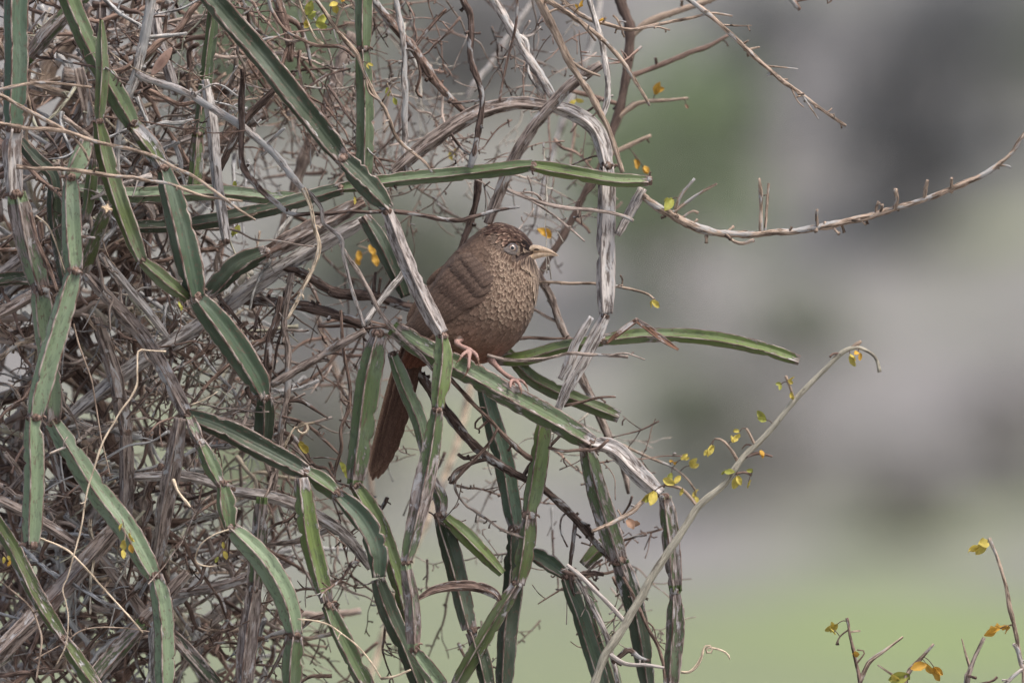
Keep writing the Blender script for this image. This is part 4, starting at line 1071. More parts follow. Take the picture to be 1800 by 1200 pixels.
branch('thin pale tendril curling from the plump stem\'s joint towards the scabbed stem', (-0.06, -0.04), [(402, 930, 5), (375, 940, 5), (352, 958, 4), (344, 985, 4), (365, 995, 4), (396, 992, 3)], CREAM, 0, wob=0.0004, **TEND)
branch('pale tendril with a snapped tip springing from the corky knot', (-0.05, -0.06), [(336, 712, 4), (355, 705, 4), (372, 695, 3), (382, 688, 3)], CREAM, 6, wob=0.0004, **TEND)
branch('beige broken stalk poking out beside the pinkish corky stem', (-0.05, -0.07), [(305, 842, 10), (312, 862, 8), (326, 880, 8), (334, 890, 5)], CREAM, 10, wob=0.0004, **TEND)
branch('white thread-thin tendril bending beside the palest stem\'s joint', (-0.06, -0.05), [(64, 380, 4), (84, 396, 5), (96, 420, 4), (106, 452, 4), (114, 480, 3)], CREAM, 4, wob=0.0005, **TEND)
branch('thin tan tendril stretching low between the coil-less twigs and the forked pale stem', (-0.06, -0.05), [(60, 1160, 4), (110, 1130, 4), (150, 1105, 4), (215, 1104, 4), (262, 1108, 3)], TAN, 10, wob=0.0006, **TEND)

# a dry seed pod, caught on the grey branch
def seed_pod():
    a, b = P(266, 133, -0.045), P(303, 84, -0.05)
    mb = MB()
    n, m = 16, 10
    ax = b - a; L = np.linalg.norm(ax); ax /= L
    sd = np.cross(ax, (0, 1, 0)); sd /= np.linalg.norm(sd)
    nv = np.cross(ax, sd)
    v = []; c = []
    for i in range(n):
        t = i / (n - 1)
        w = 0.0042 * math.sin(math.pi * (0.03 + 0.94 * t)) ** 0.8
        for j in range(m):
            q = j / m * 2 * math.pi
            v.append(a + ax * L * t + sd * w * math.cos(q) + nv * 0.0011 * math.sin(q) * math.sin(math.pi * (0.05 + 0.9 * t)) + nv * 0.002 * t * t)
            k = math.exp(-((t - 0.45) / 0.22) ** 2) * max(0, 1 - abs(math.cos(q)) * 1.3)
            c.append(lin(226, 190, 170) * (1 - k) + lin(130, 94, 84) * k)
    f = [(i * m + j, i * m + (j + 1) % m, (i + 1) * m + (j + 1) % m, (i + 1) * m + j) for i in range(n - 1) for j in range(m)]
    f += [tuple(range(m - 1, -1, -1)), tuple((n - 1) * m + j for j in range(m))]
    mb.add(np.array(v), f, np.array(c))
    tag(mb.build('seed_pod', LEAF, None, a), 'flat pinkish dry seed pod caught on the white-barked grey branch', 'seed pod')
seed_pod()
branch('thick pale-barked branch coming down from the top past the seed pod', (0.01, 0.03), [(272, -60, 20), (265, 10, 21), (253, 64, 20), (241, 122, 20), (228, 162, 20), (210, 235, 14), (204, 320, 11), (196, 370, 9)], SILVER, 12, lichen=1.2, sides=[([(256, 70, 8), (290, 64, 7), (330, 60, 6)],), ([(228, 168, 9), (250, 160, 8), (268, 150, 7)], DBROWN, 30)])

def leaf_sprig(label, x, y, d, lf):
    """a few wilted leaflets on one short stalk caught in the twigs"""
    a = P(x, y, d)
    root = empty('leaf_sprig', a); tag(root, label, 'leaf')
    m = MB(); tube(m, spline([P(lf[0][0], lf[0][1] - 8, d), a, P(lf[-1][0], lf[-1][1], d)], 10), np.full(10, 0.0005), TAN, 5)
    m.build('stalk', BARK, root, a)
    for (lx, ly, s, c) in lf:
        m = MB(); leaf_mesh(m, P(lx, ly, d - 0.002), s * S, LEAFCOL[c], (rng.uniform(-.5, .5), rng.uniform(-.4, .4), -1))
        m.build('leaf', LEAF, root, a)
leaf_sprig('hanging string of pale yellow leaflets lying on the pale green slanting stem', 220, 940, -0.075, [(215, 920, 14, 'y'), (228, 936, 18, 'y'), (218, 948, 20, 'y'), (229, 956, 16, 'o'), (216, 966, 16, 'y')])
leaf_sprig('blurred orange leaflets hanging behind the silver rod near the bird\'s back', 648, 440, 0.25, [(630, 440, 20, 'o'), (650, 430, 22, 'o'), (656, 446, 24, 'o'), (626, 452, 16, 'o')])
leaf_sprig('small lime leaflets in the gap under the level stem', 416, 396, 0.06, [(420, 396, 18, 'l'), (413, 318, 14, 'l'), (410, 402, 14, 'l')])
leaf_sprig('tiny green-yellow leaflets beside the upright green stem\'s twigs', 688, 165, 0.05, [(680, 154, 16, 'l'), (692, 172, 14, 'l')])
leaf_sprig('blurred yellow leaflet under the woody arch', 790, 270, 0.2, [(790, 268, 16, 'y'), (800, 262, 14, 'y')])
leaf_sprig('small yellow leaflets hanging behind the arched stem\'s crossing', 628, 350, 0.0, [(622, 346, 14, 'y'), (648, 342, 14, 'l')])
leaf_sprig('thin yellow leaflets hanging in the brown twigs by the plump stem\'s joint', 394, 960, 0.02, [(392, 952, 12, 'y'), (394, 968, 16, 'y'), (384, 978, 12, 'l')])
leaf_sprig('tiny fresh green leaf by the reddish joint of the olive stem', 315, 536, -0.05, [(314, 530, 12, 'l'), (318, 536, 10, 'l')])
leaf_sprig('small glossy green leaf behind the scabbed stem by the yellow leaf', 602, 820, 0.05, [(598, 812, 22, 'l'), (606, 822, 20, 'l')])
leaf_sprig('dull yellow crumpled leaflets on the low olive stem', 12, 980, -0.075, [(6, 978, 12, 'y'), (18, 984, 12, 'o'), (14, 976, 10, 'y')])

# ------------------------------------------------------------------ the tangle: countable twigs, then the uncountable mass
TCOL = [('grey-brown', GREYB), ('brown', BROWN), ('dark brown', DBROWN), ('grey', GREY), ('tan', TAN), ('dull grey', GREYB * 0.8), ('dark brown', BROWN * 0.75), ('silvery', SILVER * 0.9)]
def rand_stem(x0, x1, y0, y1, d0, d1, l0, l1, w0, w1, lean=None, kink=0.25):
    x, y = rng.uniform(x0, x1), rng.uniform(y0, y1)
    d = rng.uniform(d0, d1)
    a = rng.uniform(0, math.pi) if lean is None else rng.normal(lean, 0.5)
    L = rng.uniform(l0, l1)
    n = max(4, int(L / 26))
    st = L / n
    da = rng.normal(0, 0.025)
    px = []
    w = rng.uniform(w0, w1) * rng.uniform(0.7, 1.05)
    cx, cy = x - math.cos(a) * L / 2, y - math.sin(a) * L / 2
    home = a
    for i in range(n + 1):
        px.append((cx, cy, max(2.2, w * (1 - 0.6 * i / n))))
        home += da
        b = home + rng.normal(0, kink) * (1 if rng.random() < 0.6 else 0.3)
        q = st * rng.uniform(0.6, 1.4)
        cx += math.cos(b) * q; cy += math.sin(b) * q
    return px, (d, d + rng.normal(0, 0.05))

def rand_sides(px, k):
    """thin forks leaving a twig at its kinks"""
    out = []
    for _ in range(k):
        i = int(rng.integers(1, len(px) - 1))
        a = math.atan2(px[i + 1][1] - px[i][1], px[i + 1][0] - px[i][0]) + rng.choice((-1, 1)) * rng.uniform(0.5, 1.2)
        L = rng.uniform(20, 85); w = max(2.0, px[i][2] * rng.uniform(0.4, 0.65))
        q = [(px[i][0], px[i][1], w)]
        m = max(2, int(L / 16))
        for j in range(m):
            a += rng.normal(0, 0.2)
            q.append((q[-1][0] + math.cos(a) * L / m, q[-1][1] + math.sin(a) * L / m, max(1.8, w * (1 - 0.5 * (j + 1) / m))))
        out.append(q)
    return out

zones = [  # x0,x1,y0,y1, depth, length, width, how many one by one, how many in the mass, where
    ((-60, 300, -40, 1240), (0.02, 0.16), (110, 330), (5, 15), 70, 110, 'woven among the outer hanging stems'),
    ((-60, 330, -40, 1240), (0.08, 0.42), (120, 380), (5, 20), 0, 200, ''),
    ((240, 470, -40, 560), (0.03, 0.35), (90, 300), (4, 11), 24, 70, 'tangled around the seed pod and the fibrous stem'),
    ((240, 500, 560, 1240), (0.03, 0.35), (90, 320), (4, 14), 44, 120, 'tangled behind the plump stem and the corky knot'),
    ((420, 760, -40, 320), (0.04, 0.4), (80, 280), (3, 8), 42, 50, 'sticking out around the upright green stem'),
    ((430, 720, 470, 780), (0.06, 0.35), (70, 220), (3, 8), 16, 18, 'in the light gap beside the bird\'s tail'),
    ((720, 1060, -40, 420), (0.06, 0.4), (70, 240), (3, 7), 28, 18, 'around the woody arch above the bird'),
    ((660, 1120, 760, 1180), (0.06, 0.3), (60, 190), (3, 7), 22, 10, 'under the perch among the hanging stems'),
    ((480, 640, 880, 1240), (0.05, 0.3), (70, 220), (3, 8), 12, 14, 'behind the scab-spotted hanging stem'),
]
mass = MB()
for z, dr, lr, wr, n_one, n_mass, where in zones:
    for i in range(n_one + n_mass):
        px, d = rand_stem(*z, *dr, *lr, *wr)
        cn, col = TCOL[rng.integers(len(TCOL) if z[0] < 400 else 3)]
        col = np.minimum(col * rng.uniform(0.95, 1.6), 0.36)
        sd = rand_sides(px, int(rng.integers(1, 4)))
        if i < n_one:
            w = px[0][2]
            sz = 'hair-thin' if w < 4.5 else 'thin' if w < 7.5 else 'stout'
            branch(f'{sz} {cn} dry twig {where}', d, px, col, 60, name='tangle_twig', cat='twig', group='dry twigs woven through the thicket', k=7, wob=0.0012,
                   sides=[(q,) for q in sd])
        else:
            q = stem_px(px, d)
            p_, r_ = stem_mesh(mass, q, col, 0.2, 34, 6, 0.1, rng.uniform(0.8, 1.1), 0.0012)
            for e in sd:
                qq = stem_px(e, d[0])
                j = int(np.argmin(np.linalg.norm(q[:, [0, 2]] - qq[0, [0, 2]], axis=1)))
                qq[:, 1] = q[j, 1] + np.linspace(0, rng.normal(0, 0.02), len(qq)); qq[0, :3] = q[j, :3]
                stem_mesh(mass, qq, col, 0.2, 30, 5, 0, 1.0, 0.001)
# old fluted stems deep inside
for i in range(60):
    px, d = rand_stem(-60, 330, -20, 1220, 0.12, 0.4, 200, 520, 24, 44, None, 0.1)
    stem_mesh(mass, stem_px(px, d), TCOL[rng.integers(len(TCOL))][1] * rng.uniform(0.6, 1.0), 0.08, 6, 12, 0.16, 1.0)
o = mass.build('twig_tangle', BARK)
tag(o, 'dense mass of dry brown and grey twigs filling the thicket behind the vines', 'twigs', kind='stuff')

# ------------------------------------------------------------------ the bird
YB = 0.020            # the bird's middle, just behind the perch's front ridge
ST = np.array([       # slices from rump to bill: top x,y  bottom x,y (photo pixels)  half width (mm)
    (703, 601, 738, 632, 9), (712, 576, 772, 634, 19), (732, 543, 822, 640, 27), (753, 508, 866, 632, 32), (776, 473, 906, 603, 35),
    (797, 447, 930, 566, 34.5), (815, 430, 941, 528, 31.5), (833, 413, 944.5, 492, 26.5), (853, 401, 942, 470, 21.5), (877, 393, 939, 461, 17.5),
    (902, 399, 937, 457, 14), (922, 412, 937, 452, 10), (935, 426, 939, 445, 5.5), (941, 434, 941, 437, 1.5)], float)
UU = 500
_st = spline(np.column_stack((ST[:, 0:1], ST[:, 1:2], ST[:, 4:5], ST[:, 2:4])), UU)     # even along the back line
_st = _st[:, [0, 1, 3, 4, 2]]
_top = np.stack([P(a, b, 0) for a, b in _st[:, 0:2]]); _bot = np.stack([P(a, b, 0) for a, b in _st[:, 2:4]])
_c = (_top + _bot) / 2; _a = (_top - _bot) / 2; _hw = _st[:, 4] / 1000
def BS(u, th, h=0.0):
    """body surface; u 0 rump .. 1 bill, th 0 back .. pi belly, negative side faces the camera"""
    u = np.clip(np.asarray(u, float), 0, 1); th = np.asarray(th, float)
    x = u * (UU - 1)
    g = lambda arr: np.stack([np.interp(x, np.arange(UU), arr[:, k]) for k in range(3)], -1)
    c, a = g(_c), g(_a)
    w = np.interp(x, np.arange(UU), _hw)
    al = np.linalg.norm(a, axis=-1)
    ct, st = np.cos(th), np.sin(th)
    p = c + a * ct[..., None]
    p[..., 1] += YB + w * st
    n = a / al[..., None] * (ct / al)[..., None]
    n[..., 1] += st / w
    n /= np.linalg.norm(n, axis=-1)[..., None]
    return p + n * np.asarray(h)[..., None]

_gu, _gt = np.meshgrid(np.linspace(0, 1, 160), np.linspace(-math.pi, 0, 90))
_gp = BS(_gu, _gt).reshape(-1, 3)
def near_y(x, z):
    i = np.argmin((_gp[:, 0] - x) ** 2 + (_gp[:, 2] - z) ** 2)
    return _gp[i, 1]

def PB(x, y, yy):
    q = P(x, y, 0); q[1] = yy
    return q

bird_base = PB(862, 668, -0.012)
bird = empty('bird', bird_base)
tag(bird, 'plump brown scaly-breasted bird with pale curved bill perched on a green winged stem', 'bird')

PINK = lin(188, 152, 140)
def leg_lines():
    L = []
    L.append(([(818, 588, -0.002), (803, 601, -0.013), (812, 609, -0.020), (826, 615, -0.0245)], (0.0050, 0.0027, 0.0021, 0.0023)))
    L.append(([(826, 615, -0.0245), (825, 630, -0.031), (824, 644, -0.0335), (822, 652, -0.033)], (0.0019, 0.0015, 0.0014, 0.0011)))
    L.append(([(822, 652, -0.033), (817, 661, -0.033), (811, 666, -0.031)], (0.0009, 0.0006, 0.0002)))
    L.append(([(825, 615, -0.0245), (814, 623, -0.030), (808, 632, -0.0325)], (0.0017, 0.0014, 0.0010)))
    L.append(([(808, 632, -0.0325), (803, 637, -0.033), (800, 643, -0.031)], (0.0008, 0.0005, 0.0002)))
    L.append(([(827, 615, -0.0245), (837, 623, -0.029), (841, 634, -0.031)], (0.0017, 0.0015, 0.0011)))
    L.append(([(841, 634, -0.031), (842, 641, -0.031), (840, 648, -0.029)], (0.0008, 0.0005, 0.0002)))
    L.append(([(826, 615, -0.0245), (822, 617, -0.012), (818, 628, -0.006)], (0.0018, 0.0016, 0.0011)))
    L.append(([(852, 618, 0.016), (868, 638, 0.006), (886, 656, -0.002), (903, 667, -0.008)], (0.0048, 0.0026, 0.0019, 0.0021)))
    L.append(([(903, 667, -0.008), (912, 674, -0.015), (916, 686, -0.019)], (0.0017, 0.0015, 0.0011)))
    L.append(([(916, 686, -0.019), (916, 693, -0.019), (914, 699, -0.017)], (0.0008, 0.0005, 0.0002)))
    L.append(([(903, 667, -0.008), (917, 669, -0.010), (926, 679, -0.013)], (0.0017, 0.0014, 0.0010)))
    L.append(([(926, 679, -0.013), (928, 686, -0.014), (927, 692, -0.013)], (0.0008, 0.0005, 0.0002)))
    L.append(([(903, 667, -0.008), (898, 671, -0.016), (897, 681, -0.020)], (0.0017, 0.0014, 0.0010)))
    L.append(([(903, 667, -0.008), (900, 668, 0.002), (905, 680, 0.006)], (0.0017, 0.0014, 0.0010)))
    return L

def build_body():
    mb = MB()
    nu, nt = 90, 56
    u, t = np.meshgrid(np.linspace(0, 1, nu), np.arange(nt) / nt * 2 * math.pi, indexing='ij')
    v = BS(u, t, -0.0012).reshape(-1, 3)
    f = [(i * nt + j, i * nt + (j + 1) % nt, (i + 1) * nt + (j + 1) % nt, (i + 1) * nt + j) for i in range(nu - 1) for j in range(nt)]
    f += [tuple(range(nt - 1, -1, -1)), tuple((nu - 1) * nt + j for j in range(nt))]
    mb.add(v, f, (0.1, 0.1, 0.1))
    segs = []
    for pts, rad in leg_lines():
        q = spline(np.column_stack(([PB(*p) for p in pts], rad)), 14)
        rr = q[:, 3] * (1 + 0.07 * np.sin(np.arange(14) * 1.9)) if rad[-1] > 0.0005 else q[:, 3]
        tube(mb, q[:, :3], np.maximum(rr, 0.0004), (0.4, 0.3, 0.25), 10)
        segs.append((q, rad[-1] < 0.0005))
    tmp = mb.build('body', SKIN)
    md = tmp.modifiers.new('remesh', 'REMESH'); md.mode = 'VOXEL'; md.voxel_size = 0.0006; md.use_smooth_shade = True
    bpy.context.view_layer.update()
    dg = bpy.context.evaluated_depsgraph_get()
    me = bpy.data.meshes.new_from_object(tmp.evaluated_get(dg))
    bpy.data.objects.remove(tmp)
    n = len(me.vertices)
    co = np.zeros(n * 3, np.float32); me.vertices.foreach_get('co', co); co = co.reshape(-1, 3)
    for nm in ('base', 'loc'):
        if nm in me.attributes: me.attributes.remove(me.attributes[nm])
    # brown down, pink scaly legs, darker claws
    col = np.tile(lin(92, 72, 60), (n, 1))
    for q, claw in segs:
        d = np.min(np.linalg.norm(co[:, None, :] - q[None, ::2, :3], axis=2) - q[None, ::2, 3] * 1.0, axis=1)
        m = d < 0.0022
        px_y = 600 - (co[:, 2] - ZC) / S
        m &= px_y > 596
        col[m] = lin(150, 118, 100) if claw else PINK
    a = me.attributes.new('base', 'FLOAT_COLOR', 'POINT')
    a.data.foreach_set('color', np.hstack((col, np.ones((n, 1)))).astype(np.float32).ravel())
    a = me.attributes.new('loc', 'FLOAT_VECTOR', 'POINT'); a.data.foreach_set('vector', co.ravel())
    co = co - bird_base.astype(np.float32)
    me.vertices.foreach_set('co', co.ravel()); me.update()
    me.materials.clear(); me.materials.append(SKIN)
    me.polygons.foreach_set('use_smooth', [True] * len(me.polygons))
    ob = bpy.data.objects.new('body', me); COL.objects.link(ob); ob.parent = bird
    return ob
body = build_body()

# --- contour feathers: each a small curved vane lying along the body
C_BACK, C_BACK_E = lin(106, 87, 75), lin(122, 102, 89)
C_BREAST, C_BREAST_E = lin(108, 87, 74), lin(206, 182, 158)
C_BELLY, C_BELLY_E = lin(124, 98, 83), lin(140, 113, 97)
C_CROWN, C_CROWN_E = lin(98, 76, 66), lin(178, 150, 130)
C_FACE, C_FACE_E = lin(104, 88, 78), lin(142, 122, 107)
C_LORE = lin(52, 40, 36)
EYE = (900, 437)

def zone(px, py, u, th):
    """colour, edge colour, length, width (m), by where on the bird"""
    tb = abs(th) / math.pi          # 0 back .. 1 belly
    if u > 0.685:                   # head
        L, W = 0.0058, 0.0030
        brow = (px - 900) * 0.45 + 420
        if py < brow - 3 + rng.normal(0, 5) and tb < 0.55 and px > 868 + rng.normal(0, 9):
            return (C_CROWN, C_CROWN_E, 0.0095, 0.0019, 1.0) if (int(px * 7.3 + py * 3.1) % 10) < 4 else (C_CROWN, C_CROWN * 1.4, 0.0088, 0.0024, 0.3)
        if px > 921 and py < 438: return C_LORE, C_LORE * 1.5, 0.004, 0.002, 0.3
        if math.hypot(px - 906, (py - 424) * 2.0) < 12 and py < 429: return C_LORE * 1.2, C_LORE * 2, 0.0045, 0.002, 0.4
        if tb > 0.62 or (px > 918 and py > 452): return C_LORE * 1.8 + C_FACE * 0.2, C_BREAST_E, 0.0062, 0.0024, 0.9
        if px < 872: return C_BACK * 1.05, C_BACK_E * 1.1, 0.0075, 0.0034, 0.5
        return C_FACE, C_FACE_E, L, W, 0.55
    # body: how much each region claims
    br = max(0.0, min(1.0, (px - 838) / 50)) * max(0.0, min(1.0, (588 - py) / 50)) * max(0.0, min(1.0, (tb - 0.22) / 0.2))
    nk = max(0.0, min(1.0, (px - 850) / 40)) * max(0.0, min(1.0, (505 - py) / 30))
    be = max(0.0, min(1.0, (py - 545) / 50)) * max(0.0, min(1.0, (tb - 0.3) / 0.2))
    c = C_BACK * (1 - br) + C_BREAST * br; e = C_BACK_E * (1 - br) + C_BREAST_E * br
    c = c * (1 - be * (1 - br)) + C_BELLY * be * (1 - br); e = e * (1 - be) + C_BELLY_E * be
    vent = max(0.0, min(1.0, (py - 590) / 40)) * max(0.0, min(1.0, (tb - 0.5) / 0.2))
    c = c * (1 - vent) + lin(136, 92, 74) * vent
    L = 0.0105 * (1 - br) + 0.0092 * br; W = 0.0050 * (1 - br) + 0.0044 * br
    if nk > 0.3: L, W = 0.0080, 0.0034
    if be > 0.5: L, W = 0.0125, 0.0034
    return c * 1.12, e * 1.08, L, W, 0.3 + 0.45 * br

def contour_feathers():
    mb = MB()
    nl, nw = 6, 5
    tt = np.linspace(0, 1, nl)[:, None] * np.ones((1, nw)); ww = np.linspace(-1, 1, nw)[None, :] * np.ones((nl, 1))
    wid = np.array((0.45, 0.85, 1.0, 1.0, 0.86, 0.45))[:, None]
    f0 = np.array([(i * nw + j, i * nw + j + 1, (i + 1) * nw + j + 1, (i + 1) * nw + j) for i in range(nl - 1) for j in range(nw - 1)])
    u = 0.03
    row = 0
    VV, FF, CC, LL = [], [], [], []
    nb = 0
    dS = lambda u, th: np.linalg.norm(BS(np.array([u + 0.004]), np.array([th]))[0] - BS(np.array([u - 0.004]), np.array([th]))[0]) / 0.008
    while u < 0.985:
        row += 1
        hw = float(np.interp(u * (UU - 1), np.arange(UU), _hw)); al = float(np.linalg.norm(_a[int(u * (UU - 1))]))
        th = -math.pi + rng.uniform(0, 0.1)
        small = 0.004
        while th < math.pi:
            p = BS(np.array([u]), np.array([th]))[0]
            px, py = 900 + p[0] / S, 600 - (p[2] - ZC) / S
            c, e, L, W, es = zone(px, py, u, th)
            dth = math.hypot(al * math.sin(th), hw * math.cos(th)) + 1e-6
            step = W * (0.72 if W > 0.004 else 0.62) / dth
            uj, tj = u + rng.normal(0, 0.004), th + rng.normal(0, 0.14) * W / dth + (row % 2) * step * 0.5
            th += step
            if -math.pi * 0.98 < tj < 0 and math.hypot((px - 900) / 11.0, (py - 438) / 7.5) < 1: continue     # bare skin round the eye
            if tj > 0.9 and tj < math.pi - 0.5 and rng.random() < 0.5: continue     # far flank, never seen closely
            du = L / max(dS(min(max(uj, 0.01), 0.99), tj), 1e-4)
            d2 = W / 2 / dth
            skew = rng.normal(0, 0.10)
            us = uj - tt * du
            ths = tj + ww * wid * d2 + tt * skew * d2 * 3
            lift = 0.0002 + tt * rng.uniform(0.0003, 0.0010) * (2.0 if W < 0.003 else 1) - np.abs(ww) ** 2 * 0.0002
            v = BS(us.ravel(), ths.ravel(), lift.ravel())
            if tj < 0 and tj > -math.pi * 0.99:
                vx, vy = 900 + v[:, 0] / S, 600 - (v[:, 2] - ZC) / S
                if (((vx - 900) / 9.5) ** 2 + ((vy - 437.5) / 7.0) ** 2 < 1).any(): continue
                if ((vx > 933) & (vy > 430) & (vy < 452)).any(): continue
                if ((vx > 908) & (vx <= 933) & (np.abs(vy - (454.5 - (vx - 908) * 0.36)) < 3)).any(): continue
            k = rng.uniform(0.82, 1.18)
            ed = np.clip(np.maximum(np.abs(ww) ** 3 * 0.75, ((tt - 0.62) / 0.38).clip(0, 1) ** 1.3), 0, 1) * es
            dk = np.clip(1 - 0.42 * es * np.exp(-((tt - 0.52) / 0.2) ** 2), 0, 1)
            col = (c[None, None, :] * (1 - ed[..., None]) * dk[..., None] + e[None, None, :] * ed[..., None]) * k
            VV.append(v); CC.append(col.reshape(-1, 3)); FF.append(f0 + nb)
            LL.append(np.stack((ww * wid * W / 2 + rng.uniform(0, 9), tt * L, np.full_like(tt, rng.uniform(0, 9))), 2).reshape(-1, 3))
            nb += nl * nw
        Lrow = 0.0105 if u < 0.4 else (0.0078 if u < 0.685 else 0.0058)
        u += Lrow * 0.33 / 0.168 * (1.0 if u < 0.7 else 0.9)
    mb.add(np.vstack(VV), np.vstack(FF), np.vstack(CC), 0, 0, np.vstack(LL))
    o = mb.build('plumage', FEATHER, bird, bird_base)
    o['kind'] = 'stuff'
contour_feathers()

# --- long feathers of wing and tail, each a part
def quill(parent, name, b, t, w, yoff, cd, ce, bend=0.0, ytip=None, fixed=None, tipround=0.35, layer=0.0):
    """one long vane from pixel b to pixel t, w pixels wide"""
    n, m = 18, 7
    b = np.array(b, float); t = np.array(t, float)
    ax = t - b; L = np.linalg.norm(ax); ax /= L
    sd = np.array((-ax[1], ax[0]))
    v = []; c = []; lc = []
    sdn = rng.uniform(0, 9)
    for i in range(n):
        s = i / (n - 1)
        wd = w / 2 * min(1, 0.35 + s * 3.0)
        if s > 1 - tipround: wd *= math.sqrt(max(0.02, 1 - ((s - 1 + tipround) / tipround) ** 2.2))
        for j in range(m):
            q = (j / (m - 1) - 0.5) * 2
            x, y = b + ax * L * s + sd * (q * wd + bend * math.sin(s * math.pi * 0.9) * L)
            p = P(x, y, 0)
            if fixed is not None: yy = fixed[0] + (fixed[1] - fixed[0]) * s
            else: yy = near_y(p[0], p[2]) - 0.0006 - yoff * min(1, s * 1.4) * (1 - 0.6 * max(0, (s - 0.6) / 0.4))
            p[1] = yy + abs(q) ** 2 * 0.0006 - layer + rng.normal(0, 0.00005)
            v.append(p)
            k = min(1, max(0, (q - 0.35) / 0.5)) * 0.85 + 0.35 * max(0, (s - 0.9) / 0.1)
            sh = 0.72 if abs(q) < 0.1 else 1.0
            c.append((cd * (1 - min(1, k)) + ce * min(1, k)) * sh * (1 + 0.10 * math.sin(s * 40 + j)))
            lc.append((q * wd * S + sdn, s * L * S, sdn))
    f = [(i * m + j, i * m + j + 1, (i + 1) * m + j + 1, (i + 1) * m + j) for i in range(n - 1) for j in range(m - 1)]
    mb = MB(); mb.add(np.array(v), f, np.array(c), 0, 0, np.array(lc))
    o = mb.build(name, FEATHER, parent, bird_base)
    return o

def lerp(a, b, t): return (a[0] + (b[0] - a[0]) * t, a[1] + (b[1] - a[1]) * t)
CW, CWE = lin(104, 85, 74), lin(122, 102, 89)
wing = empty('wing', (0, 0, 0)); wing.parent = bird
for i in range(7):      # primaries, lowest and longest
    t = i / 6
    quill(wing, 'primary_feather', lerp((800, 548), (772, 520), t), lerp((716, 617), (699, 598), t), 15, 0.0012 + 0.0002 * i, CW * 0.85, CWE, 0.02, layer=0.0)
for i in range(8):      # secondaries
    t = i / 7
    quill(wing, 'secondary_feather', lerp((846, 520), (792, 470), t), lerp((766, 572), (716, 566), t), 19, 0.0020 + 0.0002 * i, CW, CWE, 0.03)
for i in range(9):      # greater coverts
    t = i / 8
    quill(wing, 'covert_feather', lerp((862, 516), (806, 458), t), lerp((800, 546), (750, 500), t), 17, 0.0025 + 0.0002 * i, CW * 1.05, CWE * 0.97, 0.03, tipround=0.5)
for i in range(8):      # lesser coverts
    t = i / 7
    quill(wing, 'covert_feather', lerp((868, 500), (822, 448), t), lerp((826, 522), (782, 470), t), 17, 0.0029 + 0.00015 * i, lin(101, 84, 74), lin(110, 93, 82), 0.02, tipround=0.6)
for i in range(6):
    t = i / 5
    quill(wing, 'covert_feather', lerp((868, 484), (836, 450), t), lerp((838, 506), (804, 456), t), 16, 0.0033 + 0.00015 * i, lin(103, 86, 76), lin(112, 95, 84), 0.02, tipround=0.6)
tail = empty('tail', (0, 0, 0)); tail.parent = bird
CT, CTE = lin(101, 77, 66), lin(160, 130, 110)
tips = [(655, 845), (664, 842), (672, 834), (681, 818), (690, 800), (697, 778), (705, 752), (712, 730)]
for i, tp in enumerate(tips):
    t = i / 7
    quill(tail, 'tail_feather', lerp((716, 596), (742, 606), t), tp, 20, 0, CT * (0.85 + 0.3 * rng.random()), CTE, 0.012, fixed=(0.022, 0.040), tipround=0.14, layer=-0.0007 * i if i < 4 else -0.0007 * i)
for i, tp in enumerate([(652, 838), (660, 830), (668, 815)]):
    quill(tail, 'tail_feather', lerp((712, 600), (730, 600), i / 2), tp, 20, 0, CT * 0.75, CTE, 0.01, fixed=(0.016, 0.036), tipround=0.14, layer=0.0007 * i)
for i in range(6):      # soft rufous feathers under the tail and round the vent
    t = i / 5
    quill(tail, 'undertail_covert', lerp((735, 596), (790, 620), t), lerp((708, 650), (760, 640), t), 18, 0.0, lin(112, 72, 56), lin(130, 92, 74), 0.02, fixed=(0.010, 0.018), tipround=0.5, layer=0.0004 * i)

# --- bill
def mandible(name, top, bot, hw, col, tipcol):
    n, m = 26, 16
    T = spline(np.array(top, float), n); B = spline(np.array(bot, float), n)
    W = np.interp(np.linspace(0, 1, n), np.linspace(0, 1, len(hw)), hw)
    v = []; c = []
    for i in range(n):
        a, b = P(T[i][0], T[i][1]), P(B[i][0], B[i][1])
        ce, h = (a + b) / 2, (a - b) / 2
        for j in range(m):
            q = j / m * 2 * math.pi
            wi = W[i]
            if i < n * 0.5: wi = max(wi, min(0.012, (YB - near_y(ce[0], ce[2])) + 0.0003))
            p = ce + h * math.cos(q); p[1] = YB + wi * math.sin(q) * (abs(math.sin(q)) ** 0.25)
            v.append(p)
            t = i / (n - 1)
            c.append(col * (1 - t * 0.5) + tipcol * t * 0.5)
    f = [(i * m + j, i * m + (j + 1) % m, (i + 1) * m + (j + 1) % m, (i + 1) * m + j) for i in range(n - 1) for j in range(m)]
    f += [tuple(range(m - 1, -1, -1)), tuple((n - 1) * m + j for j in range(m))]
    mb = MB(); mb.add(np.array(v), f, np.array(c))
    return mb.build(name, HORN, bird, bird_base)
BC = lin(250, 224, 192)
up = mandible('upper_mandible', [(922, 430), (937, 429.5), (950, 431.5), (962, 435.6), (973, 441.5), (982, 448.5)], [(908, 454), (926, 447.5), (944, 443.5), (960, 443.6), (972, 446), (982, 449.6)],
              (0.0058, 0.0046, 0.0036, 0.0026, 0.0016, 0.0003), BC, lin(235, 200, 165))
lo = mandible('lower_mandible', [(908, 452.5), (926, 445.8), (944, 441.8), (960, 442.2), (971, 445), (979, 448.8)], [(914, 461), (928, 460), (942, 455), (956, 451.4), (968, 449.4), (979, 450.4)],
              (0.0056, 0.0042, 0.0033, 0.0024, 0.0014, 0.0003), lin(240, 210, 176), BC)
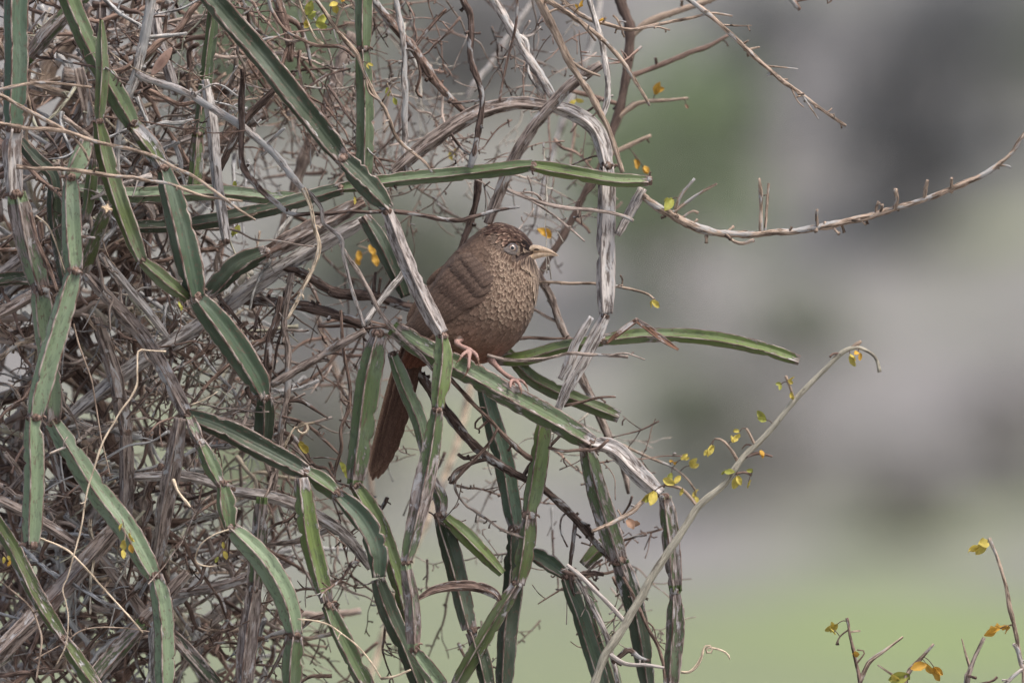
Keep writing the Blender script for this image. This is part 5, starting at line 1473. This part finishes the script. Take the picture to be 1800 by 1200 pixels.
def nostril():
    mb = MB()
    q = spline([PB(938, 438.6, YB - 0.0038), PB(943, 438.2, YB - 0.0036), PB(948, 438.8, YB - 0.0031)], 8)
    tube(mb, q, np.array((3, 7, 8, 8, 8, 7, 5, 3)) * 1e-4, lin(60, 40, 34), 8)
    o = mb.build('nostril', SKIN, up, bird_base)
nostril()

# --- eye with its ring of bare bluish skin
def build_eye():
    ey = near_y(*P(EYE[0], EYE[1])[[0, 2]])
    c = PB(EYE[0], EYE[1], ey + 0.0016)
    out = np.array((0.10, -1.0, 0.12)); out /= np.linalg.norm(out)
    r = 0.0043
    s1 = np.cross(out, (0, 0, 1)); s1 /= np.linalg.norm(s1); s2 = np.cross(s1, out)
    v, col = [], []
    n, m = 40, 28
    for i in range(n):
        a = math.pi * 0.62 * i / (n - 1)
        for j in range(m):
            q = j / m * 2 * math.pi
            v.append(c + r * (out * math.cos(a) + (s1 * math.cos(q) + s2 * math.sin(q)) * math.sin(a)))
            dg = math.degrees(a)
            k = lin(6, 5, 5) if dg < 20 else lin(204, 186, 172) if dg < 29 else lin(158, 134, 118) if dg < 42 else lin(60, 44, 38) if dg < 47 else lin(176, 162, 150) if dg < 54 else lin(70, 58, 52)
            col.append(k)
    f = [(i * m + j, i * m + (j + 1) % m, (i + 1) * m + (j + 1) % m, (i + 1) * m + j) for i in range(n - 1) for j in range(m)]
    mb = MB(); mb.add(np.array(v), f, np.array(col))
    mt = make_skin_mat('eye_surface', 0.06, 300)
    mt.node_tree.nodes['Principled BSDF'].inputs['Coat Weight'].default_value = 1.0
    eye = mb.build('eye', mt, bird, bird_base)
    mb = MB()
    q = [c + out * r * 0.50 + (s1 * math.cos(a) + s2 * math.sin(a) * 0.92) * r * 0.93 for a in np.linspace(0, 2 * math.pi, 40)]
    tube(mb, np.array(q), np.full(40, 0.00055), lin(112, 108, 112), 8, cap=False)
    mb.build('eyelid', SKIN, eye, bird_base)
    mb = MB()
    nr, na = 9, 44
    v, cc = [], []
    for i in range(nr):
        k = i / (nr - 1)
        for j in range(na):
            a = j / na * 2 * math.pi
            rx, ry = 13 + 7 * max(0, math.cos(a)) ** 2 * (1 if math.sin(a) <= 0.3 else 1.3) + 4 * max(0, -math.cos(a)) ** 6, 9.5 + 4 * max(0, math.sin(a)) * max(0, math.cos(a))
            x, y = EYE[0] + rx * k * math.cos(a), EYE[1] + 1 + ry * k * math.sin(a)
            p = P(x, y); p[1] = near_y(p[0], p[2]) - 0.0004 - 0.0009 * (1 - k ** 3) + rng.normal(0, 0.00004)
            v.append(p)
            fr = max(0, min(1, (x - 906) / 8))
            cc.append(lin(114, 104, 97) * (1 - fr) + lin(138, 122, 102) * fr)
    f = [(i * na + j, i * na + (j + 1) % na, (i + 1) * na + (j + 1) % na, (i + 1) * na + j) for i in range(nr - 1) for j in range(na)]
    mb.add(np.array(v), f, np.array(cc))
    mb.build('eye_skin', SKIN, eye, bird_base)
build_eye()
for w_ in (wing, tail):
    pass
